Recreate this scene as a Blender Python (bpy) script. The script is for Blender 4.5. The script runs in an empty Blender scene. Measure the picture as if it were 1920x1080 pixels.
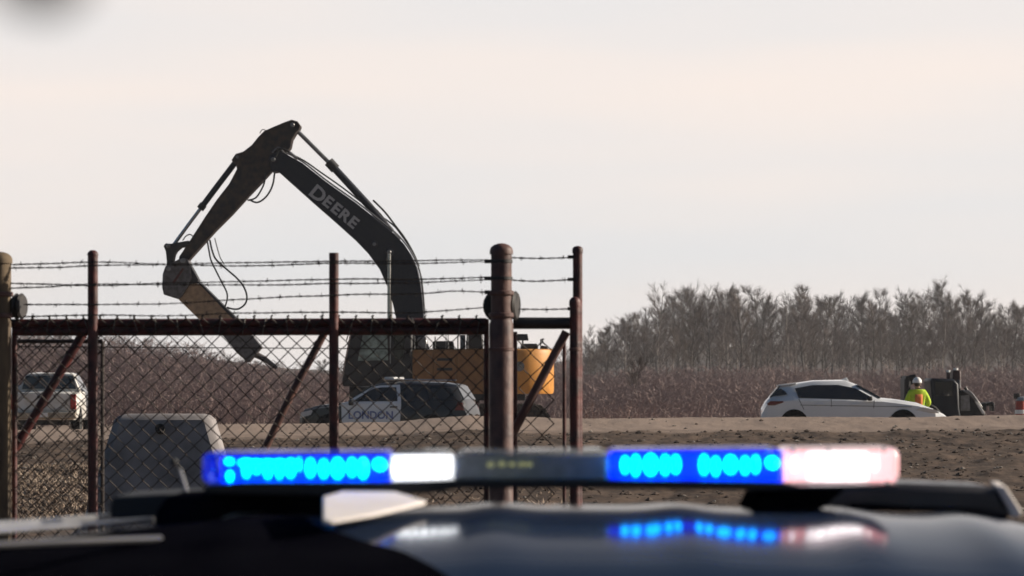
import bpy, bmesh, math, random
from mathutils import Vector, Matrix, noise as mnoise
R = math.radians
random.seed(11)
SC = bpy.context.scene
COL = SC.collection

# ------------------------------------------------------------------ camera, sky, sun, exposure
HC, FPX, HOR = 2.06, 6000.0, 700.0          # eye height (m), focal length and horizon row of a 1920 px frame
cam_d = bpy.data.cameras.new('camera')
cam = bpy.data.objects.new('camera', cam_d); COL.objects.link(cam)
cam.location = (0, 0, HC); cam.rotation_euler = (R(90), 0, 0)
cam_d.sensor_width = 36; cam_d.lens = 36 * FPX / 1920
cam_d.shift_y = (HOR - 540) / 1920
cam_d.clip_start = 0.05; cam_d.clip_end = 20000
cam_d.dof.use_dof = True; cam_d.dof.focus_distance = 32; cam_d.dof.aperture_fstop = 7.6
SC.camera = cam

SUN_AZ, SUN_EL = 80, 21                      # degrees from +Y towards +X, and up
w = bpy.data.worlds.new('World'); SC.world = w; w.use_nodes = True
nt = w.node_tree; N = nt.nodes; L = nt.links
bg = N['Background']
sky = N.new('ShaderNodeTexSky'); sky.sky_type = 'NISHITA'; sky.sun_disc = False
sky.sun_elevation = R(SUN_EL); sky.sun_rotation = R(SUN_AZ)
sky.air_density = 1.0; sky.dust_density = 1.2; sky.ozone_density = 2.0
hs = N.new('ShaderNodeHueSaturation'); hs.inputs['Saturation'].default_value = 1.2; hs.inputs['Value'].default_value = 0.75
L.new(sky.outputs[0], hs.inputs['Color'])
tc = N.new('ShaderNodeTexCoord'); mp = N.new('ShaderNodeMapping'); mp.inputs['Scale'].default_value = (1.3, 1.3, 9)
L.new(tc.outputs['Generated'], mp.inputs[0])
cn = N.new('ShaderNodeTexNoise'); cn.inputs['Scale'].default_value = 2.0; cn.inputs['Detail'].default_value = 3
L.new(mp.outputs[0], cn.inputs[0])
cr = N.new('ShaderNodeValToRGB'); L.new(cn.outputs[0], cr.inputs[0])
cr.color_ramp.elements[0].position = .35; cr.color_ramp.elements[0].color = (12.8, 12.7, 12.8, 1)
cr.color_ramp.elements[1].position = .64; cr.color_ramp.elements[1].color = (15.2, 13.5, 12.5, 1)
sx = N.new('ShaderNodeSeparateXYZ'); L.new(tc.outputs['Generated'], sx.inputs[0])
mr = N.new('ShaderNodeMapRange'); mr.inputs[1].default_value = 0.12; mr.inputs[2].default_value = 0.5
mr.inputs[3].default_value = 0.95; mr.inputs[4].default_value = 0.0
L.new(sx.outputs[2], mr.inputs[0])
# veil is thicker towards the sun's side of the sky, thin behind
mr2 = N.new('ShaderNodeMapRange'); mr2.inputs[1].default_value = -0.1; mr2.inputs[2].default_value = 0.76
mr2.inputs[3].default_value = 0.0; mr2.inputs[4].default_value = 1.0
dotn = N.new('ShaderNodeVectorMath'); dotn.operation = 'DOT_PRODUCT'; dotn.inputs[1].default_value = (.5, .866, 0)
L.new(tc.outputs['Generated'], dotn.inputs[0]); L.new(dotn.outputs['Value'], mr2.inputs[0])
mm = N.new('ShaderNodeMath'); mm.operation = 'MULTIPLY'; L.new(mr.outputs[0], mm.inputs[0]); L.new(mr2.outputs[0], mm.inputs[1])
mx = N.new('ShaderNodeMix'); mx.data_type = 'RGBA'
L.new(mm.outputs[0], mx.inputs[0]); L.new(hs.outputs[0], mx.inputs[6]); L.new(cr.outputs[0], mx.inputs[7])
L.new(mx.outputs[2], bg.inputs['Color']); bg.inputs['Strength'].default_value = 0.05

sd = bpy.data.lights.new('sun', 'SUN'); sd.energy = 5.0; sd.angle = R(0.6); sd.color = (1.0, .89, .74)
sun = bpy.data.objects.new('sun', sd); COL.objects.link(sun)
SUNV = Vector((math.sin(R(SUN_AZ)) * math.cos(R(SUN_EL)), math.cos(R(SUN_AZ)) * math.cos(R(SUN_EL)), math.sin(R(SUN_EL))))
sun.rotation_euler = SUNV.to_track_quat('Z', 'Y').to_euler(); sun.location = (40, 20, 40)
SC.view_settings.view_transform = 'Standard'; SC.view_settings.look = 'None'
SC.view_settings.exposure = 0.42; SC.view_settings.gamma = 1.0
SC.render.engine = 'CYCLES'; SC.cycles.use_denoising = True
SC.cycles.max_bounces = 8; SC.cycles.transparent_max_bounces = 24; SC.cycles.sample_clamp_indirect = 6

# ------------------------------------------------------------------ helpers
def W(px, py, d):
    """A point of the place that lies d metres ahead, seen at column px and row py of the 1920 wide photograph."""
    return Vector(((px - 960) * d / FPX, d, HC - (py - HOR) * d / FPX))

def interp(x, xs, ys):
    if x <= xs[0]: return ys[0]
    for i in range(1, len(xs)):
        if x <= xs[i]:
            t = (x - xs[i-1]) / (xs[i] - xs[i-1]); return ys[i-1] + t * (ys[i] - ys[i-1])
    return ys[-1]

MATS = {}
def mat(name, col, col2=None, scale=6, rough=.6, metal=0, bump=0, coat=0, detail=6, lo=.35, hi=.65, emit=None, estr=0, spec=.5, alpha=None, stretch=None):
    m = bpy.data.materials.new(name); m.use_nodes = True
    n = m.node_tree.nodes; l = m.node_tree.links; b = n['Principled BSDF']
    b.inputs['Base Color'].default_value = (*col, 1)
    b.inputs['Roughness'].default_value = rough; b.inputs['Metallic'].default_value = metal
    b.inputs['Coat Weight'].default_value = coat; b.inputs['Coat Roughness'].default_value = .03
    b.inputs['Specular IOR Level'].default_value = spec
    if col2 is None: col2 = tuple(c * .7 for c in col)
    t = n.new('ShaderNodeTexCoord'); mpn = n.new('ShaderNodeMapping'); l.new(t.outputs['Object'], mpn.inputs[0])
    if stretch: mpn.inputs['Scale'].default_value = stretch
    z = n.new('ShaderNodeTexNoise'); z.inputs['Scale'].default_value = scale; z.inputs['Detail'].default_value = detail
    l.new(mpn.outputs[0], z.inputs[0])
    r = n.new('ShaderNodeValToRGB'); l.new(z.outputs[0], r.inputs[0])
    r.color_ramp.elements[0].position = lo; r.color_ramp.elements[0].color = (*col, 1)
    r.color_ramp.elements[1].position = hi; r.color_ramp.elements[1].color = (*col2, 1)
    l.new(r.outputs[0], b.inputs['Base Color'])
    if bump:
        bp = n.new('ShaderNodeBump'); bp.inputs['Strength'].default_value = bump; bp.inputs['Distance'].default_value = .02
        l.new(z.outputs[0], bp.inputs['Height']); l.new(bp.outputs[0], b.inputs['Normal'])
    if emit:
        b.inputs['Emission Color'].default_value = (*emit, 1); b.inputs['Emission Strength'].default_value = estr
    MATS[name] = m
    return m

def clear_mat(name, tint, gloss=.12, clear=.8, diff=None, emit=None, estr=0):
    """Clear plastic or glass: mostly seen through, some gloss, some milkiness."""
    m = bpy.data.materials.new(name); m.use_nodes = True
    n = m.node_tree.nodes; l = m.node_tree.links; n.remove(n['Principled BSDF']); o = n['Material Output']
    tr = n.new('ShaderNodeBsdfTransparent'); tr.inputs[0].default_value = (*tint, 1)
    gl = n.new('ShaderNodeBsdfGlossy'); gl.inputs[1].default_value = .08
    df = n.new('ShaderNodeBsdfDiffuse'); df.inputs[0].default_value = (*(diff or tint), 1)
    a = n.new('ShaderNodeMixShader'); a.inputs[0].default_value = clear; l.new(df.outputs[0], a.inputs[1]); l.new(tr.outputs[0], a.inputs[2])
    b = n.new('ShaderNodeMixShader'); fr = n.new('ShaderNodeFresnel'); fr.inputs[0].default_value = 1.45
    l.new(fr.outputs[0], b.inputs[0]); l.new(a.outputs[0], b.inputs[1]); l.new(gl.outputs[0], b.inputs[2])
    last = b
    if emit:
        e = n.new('ShaderNodeEmission'); e.inputs[0].default_value = (*emit, 1); e.inputs[1].default_value = estr
        ad = n.new('ShaderNodeAddShader'); l.new(b.outputs[0], ad.inputs[0]); l.new(e.outputs[0], ad.inputs[1]); last = ad
    l.new(last.outputs[0], o.inputs[0])
    MATS[name] = m; return m

def haze_mat():
    m = bpy.data.materials.new('haze_air'); m.use_nodes = True; n = m.node_tree.nodes; n.remove(n['Principled BSDF'])
    v = n.new('ShaderNodeVolumePrincipled'); v.inputs['Color'].default_value = (.86, .88, .92, 1); v.inputs['Density'].default_value = HAZE; v.inputs['Anisotropy'].default_value = .3
    m.node_tree.links.new(v.outputs[0], n['Material Output'].inputs['Volume']); MATS['haze_air'] = m; return m
HAZE = .00024

def tag(o, label=None, cat=None, group=None, kind=None):
    if label: o['label'] = label
    if cat: o['category'] = cat
    if group: o['group'] = group
    if kind: o['kind'] = kind
    return o

def thing(name, label, cat, loc=(0, 0, 0), rz=0, group=None):
    o = bpy.data.objects.new(name, None); COL.objects.link(o)
    o.location = loc; o.rotation_euler = (0, 0, rz); o.empty_display_size = .2
    return tag(o, label, cat, group)

class MB:
    def __init__(s): s.v = []; s.f = []
    def add(s, vs, fs):
        k = len(s.v); s.v += [tuple(v) for v in vs]; s.f += [tuple(i + k for i in f) for f in fs]; return s
    def box(s, c, d, M=None):
        x, y, z = [q / 2 for q in d]
        vs = [Vector((i * x, j * y, k * z)) for i in (-1, 1) for j in (-1, 1) for k in (-1, 1)]
        if M: vs = [M @ v for v in vs]
        vs = [v + Vector(c) for v in vs]
        return s.add(vs, [(0, 1, 3, 2), (4, 6, 7, 5), (0, 4, 5, 1), (2, 3, 7, 6), (0, 2, 6, 4), (1, 5, 7, 3)])
    def prism(s, poly, y0, y1):
        """poly of (x, z) pairs pushed from y0 to y1"""
        a = sum(poly[i][0] * poly[(i+1) % len(poly)][1] - poly[(i+1) % len(poly)][0] * poly[i][1] for i in range(len(poly)))
        if a < 0: poly = poly[::-1]
        n = len(poly)
        vs = [(p[0], y0, p[1]) for p in poly] + [(p[0], y1, p[1]) for p in poly]
        fs = [tuple(range(n)), tuple(range(2 * n - 1, n - 1, -1))] + [(i, i + n, (i + 1) % n + n, (i + 1) % n) for i in range(n)]
        return s.add(vs, fs)
    def tube(s, pts, r, n=8, cap=True):
        pts = [Vector(p) for p in pts]; m = len(pts)
        rs = r if isinstance(r, (list, tuple)) else [r] * m
        t0 = (pts[1] - pts[0]).normalized()
        up = Vector((0, 0, 1)) if abs(t0.z) < .9 else Vector((1, 0, 0))
        u = t0.cross(up).normalized(); vs = []
        for i in range(m):
            t = (pts[min(i + 1, m - 1)] - pts[max(i - 1, 0)])
            t = t.normalized() if t.length > 1e-9 else t0
            u = (u - t * u.dot(t)); u = u.normalized() if u.length > 1e-6 else t.orthogonal().normalized()
            q = t.cross(u)
            for k in range(n):
                a = 2 * math.pi * k / n
                vs.append(pts[i] + (u * math.cos(a) + q * math.sin(a)) * rs[i])
        fs = [(i * n + k, i * n + (k + 1) % n, (i + 1) * n + (k + 1) % n, (i + 1) * n + k) for i in range(m - 1) for k in range(n)]
        if cap: fs += [tuple(range(n - 1, -1, -1)), tuple(range((m - 1) * n, m * n))]
        return s.add(vs, fs)
    def lathe(s, prof, c, n=16, M=None):
        """prof of (radius, height) turned round the vertical through c"""
        vs = []; m = len(prof)
        for r, z in prof:
            for k in range(n):
                a = 2 * math.pi * k / n; v = Vector((r * math.cos(a), r * math.sin(a), z))
                if M: v = M @ v
                vs.append(v + Vector(c))
        fs = [(i * n + k, i * n + (k + 1) % n, (i + 1) * n + (k + 1) % n, (i + 1) * n + k) for i in range(m - 1) for k in range(n)]
        fs += [tuple(range(n - 1, -1, -1)), tuple(range((m - 1) * n, m * n))]
        return s.add(vs, fs)
    def ball(s, c, rad, n=12, m=8):
        rx, ry, rz = rad if isinstance(rad, (tuple, list)) else (rad,) * 3
        vs = []
        for i in range(m + 1):
            b = -math.pi / 2 + math.pi * i / m; rr = max(math.cos(b), .02)
            for k in range(n):
                a = 2 * math.pi * k / n
                vs.append((c[0] + rx * rr * math.cos(a), c[1] + ry * rr * math.sin(a), c[2] + rz * math.sin(b)))
        fs = [(i * n + k, i * n + (k + 1) % n, (i + 1) * n + (k + 1) % n, (i + 1) * n + k) for i in range(m) for k in range(n)]
        fs += [tuple(range(n - 1, -1, -1)), tuple(range(m * n, m * n + n))]
        return s.add(vs, fs)
    def sheet(s, rows):
        m = len(rows); n = len(rows[0])
        return s.add([p for r in rows for p in r], [(i * n + k, i * n + k + 1, (i + 1) * n + k + 1, (i + 1) * n + k) for i in range(m - 1) for k in range(n - 1)])
    def build(s, name, m, parent=None, off=(0, 0, 0), smooth=35, bevel=0, fix=True):
        me = bpy.data.meshes.new(name); o3 = Vector(off)
        me.from_pydata([Vector(v) - o3 for v in s.v] if o3.length else s.v, [], s.f)
        if fix:
            bm = bmesh.new(); bm.from_mesh(me); bmesh.ops.recalc_face_normals(bm, faces=bm.faces); bm.to_mesh(me); bm.free()
        if smooth:
            me.polygons.foreach_set('use_smooth', [True] * len(me.polygons)); me.set_sharp_from_angle(angle=R(smooth))
        me.materials.append(MATS[m] if isinstance(m, str) else m)
        ob = bpy.data.objects.new(name, me); COL.objects.link(ob)
        if parent: ob.parent = parent
        if bevel:
            b = ob.modifiers.new('bevel', 'BEVEL'); b.width = bevel; b.segments = 2; b.limit_method = 'ANGLE'; b.angle_limit = R(40)
        return ob

def copy_tree(o, parent=None):
    c = o.copy(); COL.objects.link(c); c.parent = parent
    for ch in list(o.children): copy_tree(ch, c)
    return c

def spline(pts, k=6):
    """A smooth line through pts."""
    pts = [Vector(p) for p in pts]; out = []
    P = [pts[0]] + pts + [pts[-1]]
    for i in range(1, len(P) - 2):
        for j in range(k):
            t = j / k; a, b, c, d = P[i-1], P[i], P[i+1], P[i+2]
            out.append(.5 * ((2*b) + (-a + c) * t + (2*a - 5*b + 4*c - d) * t*t + (-a + 3*b - 3*c + d) * t**3))
    return out + [pts[-1]]

def text_mesh(s, size, bold=0):
    cu = bpy.data.curves.new('txt', 'FONT'); cu.body = s; cu.size = size; cu.offset = bold; cu.align_x = 'CENTER'; cu.align_y = 'CENTER'; cu.extrude = .004
    cu.resolution_u = 3
    t = bpy.data.objects.new('txt', cu); COL.objects.link(t)
    dg = bpy.context.evaluated_depsgraph_get(); me = bpy.data.meshes.new_from_object(t.evaluated_get(dg))
    vs = [v.co.copy() for v in me.vertices]; fs = [tuple(p.vertices) for p in me.polygons]
    bpy.data.objects.remove(t); bpy.data.curves.remove(cu); bpy.data.meshes.remove(me)
    return vs, fs

# ------------------------------------------------------------------ materials
mat('rust', (.105, .022, .020), (.036, .012, .013), 18, .55, bump=.3)
mat('rust_brown', (.13, .062, .050), (.062, .030, .030), 14, .6, bump=.3)
mat('weathered_post', (.16, .115, .07), (.07, .05, .035), 16, .85, bump=.4, stretch=(1, 1, .25))
mat('old_galvanised', (.17, .165, .155), (.09, .075, .065), 25, .6, .3)
mat('mesh_wire', (.045, .036, .032), (.028, .018, .016), 30, .65, .3)
mat('barbed', (.06, .05, .045), (.03, .02, .018), 60, .7, .3)
mat('iron_black', (.018, .016, .018), (.03, .025, .024), 20, .6)
mat('boom_paint', (.009, .012, .024), (.014, .016, .028), 9, .5, coat=.04, spec=.25)
mat('arm_worn', (.018, .018, .022), (.06, .040, .032), 5, .6, spec=.25)
mat('chrome_rod', (.55, .55, .55), (.4, .4, .4), 20, .25, .9)
mat('hose', (.012, .012, .013), (.02, .02, .02), 20, .5)
mat('hammer_paint', (.40, .26, .15), (.24, .155, .095), 8, .7, bump=.2)
mat('hammer_steel', (.13, .12, .125), (.075, .065, .065), 9, .55, .3)
mat('machine_yellow_sunlit', (.66, .29, .055), (.56, .24, .045), 5, .5, coat=.1)  # brighter copy of the yellow, paints sun on the counterweight
mat('housing_yellow_shaded', (.27, .125, .04), (.20, .095, .035), 4, .65)  # same yellow with the flank's shade put into the colour
mat('machine_dark', (.012, .012, .016), (.02, .018, .021), 8, .6)
mat('track_mud', (.07, .05, .04), (.03, .025, .022), 12, .9, bump=.5)
mat('letter_silver', (.42, .42, .43), (.36, .36, .37), 30, .5)
mat('white_paint', (.74, .75, .77), (.70, .71, .73), 3, .35, coat=.6)
mat('white_dusty', (.68, .67, .65), (.55, .52, .48), 4, .5, coat=.3)
mat('black_paint', (.008, .008, .011), (.012, .012, .015), 4, .35, coat=.3)
mat('tinted_glass', (.010, .013, .018), (.015, .018, .023), 3, .06, coat=.4)
mat('cab_glass', (.30, .38, .35), (.12, .15, .145), 6, .1, coat=.4)
mat('tyre', (.014, .014, .014), (.02, .019, .018), 20, .85)
mat('rim', (.30, .30, .31), (.2, .2, .2), 10, .35, .7)
mat('tail_red', (.42, .012, .01), (.30, .008, .008), 20, .25, coat=.5)
mat('tail_dark_red', (.16, .02, .02), (.11, .015, .015), 20, .25, coat=.5)
mat('clear_lamp', (.6, .6, .6), (.5, .5, .5), 10, .15, coat=.5)
mat('bumper_chrome', (.42, .36, .29), (.28, .23, .18), 8, .35, .6)
mat('black_plastic', (.012, .012, .015), (.018, .018, .02), 15, .6)
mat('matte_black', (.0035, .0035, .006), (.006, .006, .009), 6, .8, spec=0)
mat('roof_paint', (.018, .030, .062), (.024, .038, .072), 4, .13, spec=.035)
mat('lettering_blue', (.16, .20, .40), (.13, .16, .34), 20, .4)
mat('concrete', (.30, .275, .275), (.17, .155, .155), 3.2, .9, bump=.4)
mat('hole_dark', (.02, .018, .016), (.03, .025, .02), 10, .9)
mat('hivis', (.55, .75, .03), (.45, .66, .02), 10, .8)
mat('hivis_orange', (.75, .22, .06), (.65, .18, .05), 10, .8)
mat('hat_white', (.82, .82, .80), (.76, .76, .75), 4, .35)
mat('dark_cloth', (.02, .021, .03), (.03, .03, .04), 14, .9)
mat('skin', (.42, .25, .18), (.36, .20, .14), 14, .6)
mat('hair', (.03, .02, .015), (.05, .035, .025), 30, .7)
mat('tractor_blue', (.006, .009, .018), (.010, .014, .024), 6, .5, spec=.3)
mat('tractor_dark', (.008, .009, .012), (.013, .013, .016), 8, .6, spec=.3)
mat('tractor_maroon', (.045, .010, .012), (.03, .008, .010), 8, .55)
mat('grey_metal', (.25, .25, .26), (.16, .155, .155), 9, .35, .5)
mat('drum_red', (.35, .05, .035), (.28, .04, .03), 8, .6)
mat('bark_dark', (.105, .092, .085), (.06, .052, .05), 5, .95)
mat('bark_sunlit', (.36, .31, .28), (.17, .15, .14), 4, .95)  # paler bark copy, paints sunlight on some of the trunks
mat('twig', (.145, .115, .106), (.088, .070, .067), .6, .95)
mat('twig_olive', (.135, .106, .094), (.085, .066, .060), .6, .95)
mat('brush_twig', (.36, .27, .25), (.22, .165, .16), .12, .95)
mat('brush_brown', (.34, .25, .232), (.21, .155, .15), .12, .95)
mat('dry_grass', (.42, .33, .255), (.17, .12, .09), 1.5, .95)
mat('soil_clod', (.105, .073, .056), (.06, .043, .034), 3, .95, bump=.5)
mat('stone_pale', (.33, .29, .25), (.22, .19, .16), 5, .9)
mat('hill_soil', (.085, .065, .058), (.06, .046, .044), .05, 1)
mat('cowl_grey', (.075, .070, .074), (.055, .052, .056), 8, .4, coat=.2)
mat('cap_white', (.82, .76, .72), (.77, .70, .66), 12, .8, spec=.15)
mat('rail_grey', (.30, .30, .31), (.24, .24, .25), 6, .35, .5)
mat('knob_dark', (.07, .068, .06), (.05, .05, .05), 20, .6)
mat('bar_base', (.010, .011, .018), (.016, .016, .024), 10, .4)
mat('shed_white', (.6, .6, .6), (.5, .5, .5), 2, .6)
mat('led_blue', (0, .3, 1), (0, .3, 1), 5, .4, emit=(.0, .62, 1.0), estr=11)
mat('led_white', (1, 1, 1), (1, 1, 1), 5, .4, emit=(1, 1, 1), estr=4)
mat('led_warm', (.35, .34, .2), (.3, .3, .18), 5, .4, emit=(.9, .9, .35), estr=.25)
mat('reflector_blue', (.02, .04, .5), (.02, .03, .4), 20, .4, emit=(0, .02, 1.0), estr=1.25)
mat('reflector_white', (.7, .7, .7), (.6, .6, .6), 20, .3, emit=(1, 1, 1), estr=.7)
mat('reflector_pink', (.7, .3, .3), (.6, .25, .25), 20, .3, emit=(1, .50, .53), estr=.85)
mat('reflector_grey', (.42, .44, .47), (.28, .30, .33), 40, .4, .3)
clear_mat('lens_clear', (.95, .96, .98), clear=.68, diff=(.62, .66, .70))
clear_mat('lens_blue', (.45, .55, 1.0), clear=.80, diff=(.10, .15, .8), emit=(.0, .03, 1), estr=.12)
clear_mat('lens_rose', (1.0, .92, .92), clear=.7, diff=(.9, .76, .76), emit=(1, .65, .65), estr=.18)

# ------------------------------------------------------------------ ground
def column(x, y): return 960 + x * FPX / max(y, 1)
def bank_top(x):
    return interp(column(x, 71), [0, 180, 330, 560, 740, 880, 1090, 1440, 1920], [.76, .80, .88, .93, .97, 1.10, 1.06, 1.07, 1.11])
def back_level(x):
    return interp(column(x, 80), [0, 150, 300, 600, 900, 1200, 1920], [.29, .27, .15, .05, .12, .36, .42])
def smooth(t): t = max(0, min(1, t)); return t * t * (3 - 2 * t)
def ground_z(x, y, rough=True):
    if y <= 46: z = 0.0
    elif y <= 70.5:
        z = bank_top(x) * (.86 * (y - 46) / 21.5 if y < 67.5 else .86 + .14 * smooth((y - 67.5) / 3))
    elif y <= 72.5: z = bank_top(x)
    elif y <= 77: z = bank_top(x) + (back_level(x) - bank_top(x)) * smooth((y - 72.5) / 4.5)
    else: z = back_level(x)
    if rough and 40 < y < 80:
        q = mnoise.noise((x * .9, y * .45, 0)) * .05 + mnoise.noise((x * 2.6, y * 1.4, 3)) * .035 + mnoise.noise((x * 6, y * 3.2, 7)) * .03
        z += q * (1 if y < 66 else .35) + (.05 * mnoise.noise((x * .35, y * .2, 11)) if y > 64 else 0)
    return z
def frange(a, b, s):
    out = []
    while a < b: out.append(a); a += s
    return out
xs = [-4000, -1000, -300, -90, -40, -22] + frange(-14, 14, .11) + [14, 22, 40, 90, 300, 1000, 4000]
ys = [-300, -60, -15, 0, 8, 15, 25, 35, 40] + frange(44, 78, .16) + [78, 82, 88, 95, 110, 140, 180, 240, 320, 420, 600, 1000, 2500, 6000]
g = MB(); g.sheet([[(x, y, ground_z(x, y)) for x in xs] for y in ys])
gm = bpy.data.materials.new('soil'); gm.use_nodes = True
n = gm.node_tree.nodes; l = gm.node_tree.links; b = n['Principled BSDF']; b.inputs['Roughness'].default_value = .95; b.inputs['Specular IOR Level'].default_value = .15
geo = n.new('ShaderNodeNewGeometry'); sp = n.new('ShaderNodeSeparateXYZ'); l.new(geo.outputs['Position'], sp.inputs[0])
def nz(scale, stretch=(1, 1, 1), detail=8):
    m = n.new('ShaderNodeMapping'); m.inputs['Scale'].default_value = stretch; l.new(geo.outputs['Position'], m.inputs[0])
    z = n.new('ShaderNodeTexNoise'); z.inputs['Scale'].default_value = scale; z.inputs['Detail'].default_value = detail; z.inputs['Roughness'].default_value = .65
    l.new(m.outputs[0], z.inputs[0]); return z
def ramp(src, a, ca, bb, cb):
    r = n.new('ShaderNodeValToRGB'); l.new(src, r.inputs[0]); r.color_ramp.elements[0].position = a; r.color_ramp.elements[0].color = (*ca, 1)
    r.color_ramp.elements[1].position = bb; r.color_ramp.elements[1].color = (*cb, 1); return r
n1 = nz(3.0, (1, .45, 1)); n2 = nz(.6, (1, .3, 1)); n3 = nz(1.2, (.4, 1, 1))
mud = ramp(n1.outputs[0], .34, (.052, .037, .029), .66, (.145, .101, .075))
tan = ramp(n2.outputs[0], .35, (.27, .205, .166), .65, (.33, .252, .206))
add = n.new('ShaderNodeMath'); add.operation = 'MULTIPLY_ADD'; l.new(n3.outputs[0], add.inputs[0]); add.inputs[1].default_value = 4.0; l.new(sp.outputs[1], add.inputs[2])
edge = n.new('ShaderNodeMapRange'); edge.inputs[1].default_value = 67.6; edge.inputs[2].default_value = 68.8; l.new(add.outputs[0], edge.inputs[0])
mixg = n.new('ShaderNodeMix'); mixg.data_type = 'RGBA'; l.new(edge.outputs[0], mixg.inputs[0]); l.new(mud.outputs[0], mixg.inputs[6]); l.new(tan.outputs[0], mixg.inputs[7])
l.new(mixg.outputs[2], b.inputs['Base Color'])
bp = n.new('ShaderNodeBump'); bp.inputs['Strength'].default_value = .6; bp.inputs['Distance'].default_value = .06; l.new(n1.outputs[0], bp.inputs['Height']); l.new(bp.outputs[0], b.inputs['Normal'])
MATS['soil'] = gm
tag(g.build('ground', 'soil', smooth=60, fix=False), 'bare brown soil rising to a smooth tan bank', kind='structure')

# low rise far behind that carries the woods
h = MB()
hx = frange(-260, 262, 6)
rows = []
for yy, f in ((430, 0), (470, .5), (520, 1), (640, 1), (760, 0)):
    rows.append([(x, yy, .05 + f * (interp(960 + x * FPX / 520, [-600, 0, 250, 420, 620, 1000, 1120, 1250, 2200], [6.2, 6.0, 5.0, 3.2, 2.2, 3.0, 5.0, 6.5, 7.0]) + .5 * mnoise.noise((x * .06, yy * .02, 1)))) for x in hx])
h.sheet(rows)
tag(h.build('hill', 'hill_soil', smooth=60, fix=False), 'low brown wooded rise at the back of the site', kind='structure')

# ------------------------------------------------------------------ foreground police car with light bar
CAR = Vector((.08, 5.6, 0))
pc = thing('police_car', 'black police car roof in the foreground carrying a lit blue and white light bar', 'police car', CAR)
prof_y = [4.3, 4.5, 4.7, 4.9, 5.1, 5.3, 5.5, 5.8, 6.2, 6.6, 6.8]
prof_z = [-.53, -.425, -.345, -.292, -.262, -.241, -.229, -.236, -.268, -.315, -.36]
def roof_z(x, y):
    z = interp(y, prof_y, prof_z); e = .02
    z = (z * 2 + interp(y - .12, prof_y, prof_z) + interp(y + .12, prof_y, prof_z)) / 4
    u = x - .07
    z -= .042 * u * u * (1 if u > 0 else 1.7) + (.05 * smooth((u - .80) / .12) if u > 0 else .05 * smooth((-u - .98) / .1))
    for c, a in ((-.52, .007), (-.10, .006), (.22, .006), (.50, .008), (.72, .008)):
        z += a * math.exp(-((u - c) / .05) ** 2) * smooth((y - 4.75) / .5)
    return HC + z
rx = frange(-1.05, .985, .02); ry = frange(4.3, 6.82, .04)
m = MB(); m.sheet([[(x, y, roof_z(x, y)) for x in rx] for y in ry])
roof = m.build('roof', 'roof_paint', pc, CAR, smooth=80, fix=False)
sol = roof.modifiers.new('thick', 'SOLIDIFY'); sol.thickness = .012; sol.offset = -1
# matte black sheet laid over the near left of the roof
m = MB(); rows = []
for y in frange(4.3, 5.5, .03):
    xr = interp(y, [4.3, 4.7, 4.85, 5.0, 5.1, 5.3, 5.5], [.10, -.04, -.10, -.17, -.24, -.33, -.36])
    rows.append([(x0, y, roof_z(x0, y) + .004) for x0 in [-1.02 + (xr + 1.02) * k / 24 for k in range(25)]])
m.sheet(rows); m.build('black_roof_sheet', 'matte_black', pc, CAR, smooth=80, fix=False)
# car sides, glass and lower body, mostly under the frame
for s, xe in ((-1, -1.05), (1, .975)):
    m = MB(); m.sheet([[(xe, y, roof_z(xe, y) - .012 if k == 0 else (1.15 if k == 1 else .35)) if k == 0 else (xe + s * (.12 if k == 1 else .14), y, 1.15 if k == 1 else .35) for y in frange(4.3, 6.82, .12)] for k in range(3)])
    m.build('body_side', 'black_paint', pc, CAR, smooth=60)
m = MB(); m.sheet([[(x, 4.3, roof_z(x, 4.3) - .012) for x in rx], [(x * 1.1, 3.75, 1.1) for x in rx]]); m.build('rear_window', 'tinted_glass', pc, CAR, smooth=60)
m = MB(); m.sheet([[(x, 6.8, roof_z(x, 6.8) - .012) for x in rx], [(x * 1.1, 7.5, 1.1) for x in rx]]); m.build('windshield', 'tinted_glass', pc, CAR, smooth=60)
for yy, ln in ((3.35, .8), (8.1, 1.2)): m = MB(); m.box((.0775, yy, .72), (1.98, ln, .76)); m.build('trunk_lid' if yy < 5 else 'hood', 'black_paint', pc, CAR, bevel=.06)
for (wx, wy) in ((-.83, 4.0), (.98, 4.0), (-.83, 7.0), (.98, 7.0)):
    m = MB(); m.lathe([(.2, -.11), (.36, -.11), (.38, -.07), (.38, .07), (.36, .11), (.2, .11)], (wx, wy, .38), 20, Matrix.Rotation(R(90), 3, 'Y'))
    wheel = m.build('wheel', 'tyre', pc, CAR)
# drip rails on the left edge
m = MB(); m.tube(spline([W(-60, 988, 4.9), W(60, 981, 5.4), W(180, 971, 6.0), W(292, 962, 6.6)]), .0065, 8); m.tube(spline([W(-60, 999, 4.8), W(100, 988, 5.3), W(285, 974, 5.9)]), .005, 8)
m.build('roof_rail', 'rail_grey', pc, CAR)
m = MB(); m.tube(spline([W(-40, 1023, 4.75), W(120, 1016, 5.0), W(300, 1010, 5.25)]), .006, 8); m.build('drip_moulding', 'machine_dark', pc, CAR)
def pxprism(poly, d0, d1, name, mt, parent=pc, off=CAR, bevel=.004, smooth_=35):
    dm = (d0 + d1) / 2
    pts = [W(a, c, d0) for a, c in poly]
    m = MB(); m.prism([(p.x, p.z) for p in pts], d0, d1); return m.build(name, mt, parent, off, bevel=bevel, smooth=smooth_)
pxprism([(205, 945), (212, 932), (300, 927), (600, 920), (605, 975), (290, 975), (206, 972)], 6.0, 6.3, 'roof_cowl', 'black_plastic')
pxprism([(283, 1000), (296, 955), (312, 932), (600, 924), (607, 985), (590, 1012)], 5.62, 5.9, 'bar_foot', 'matte_black')
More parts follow.
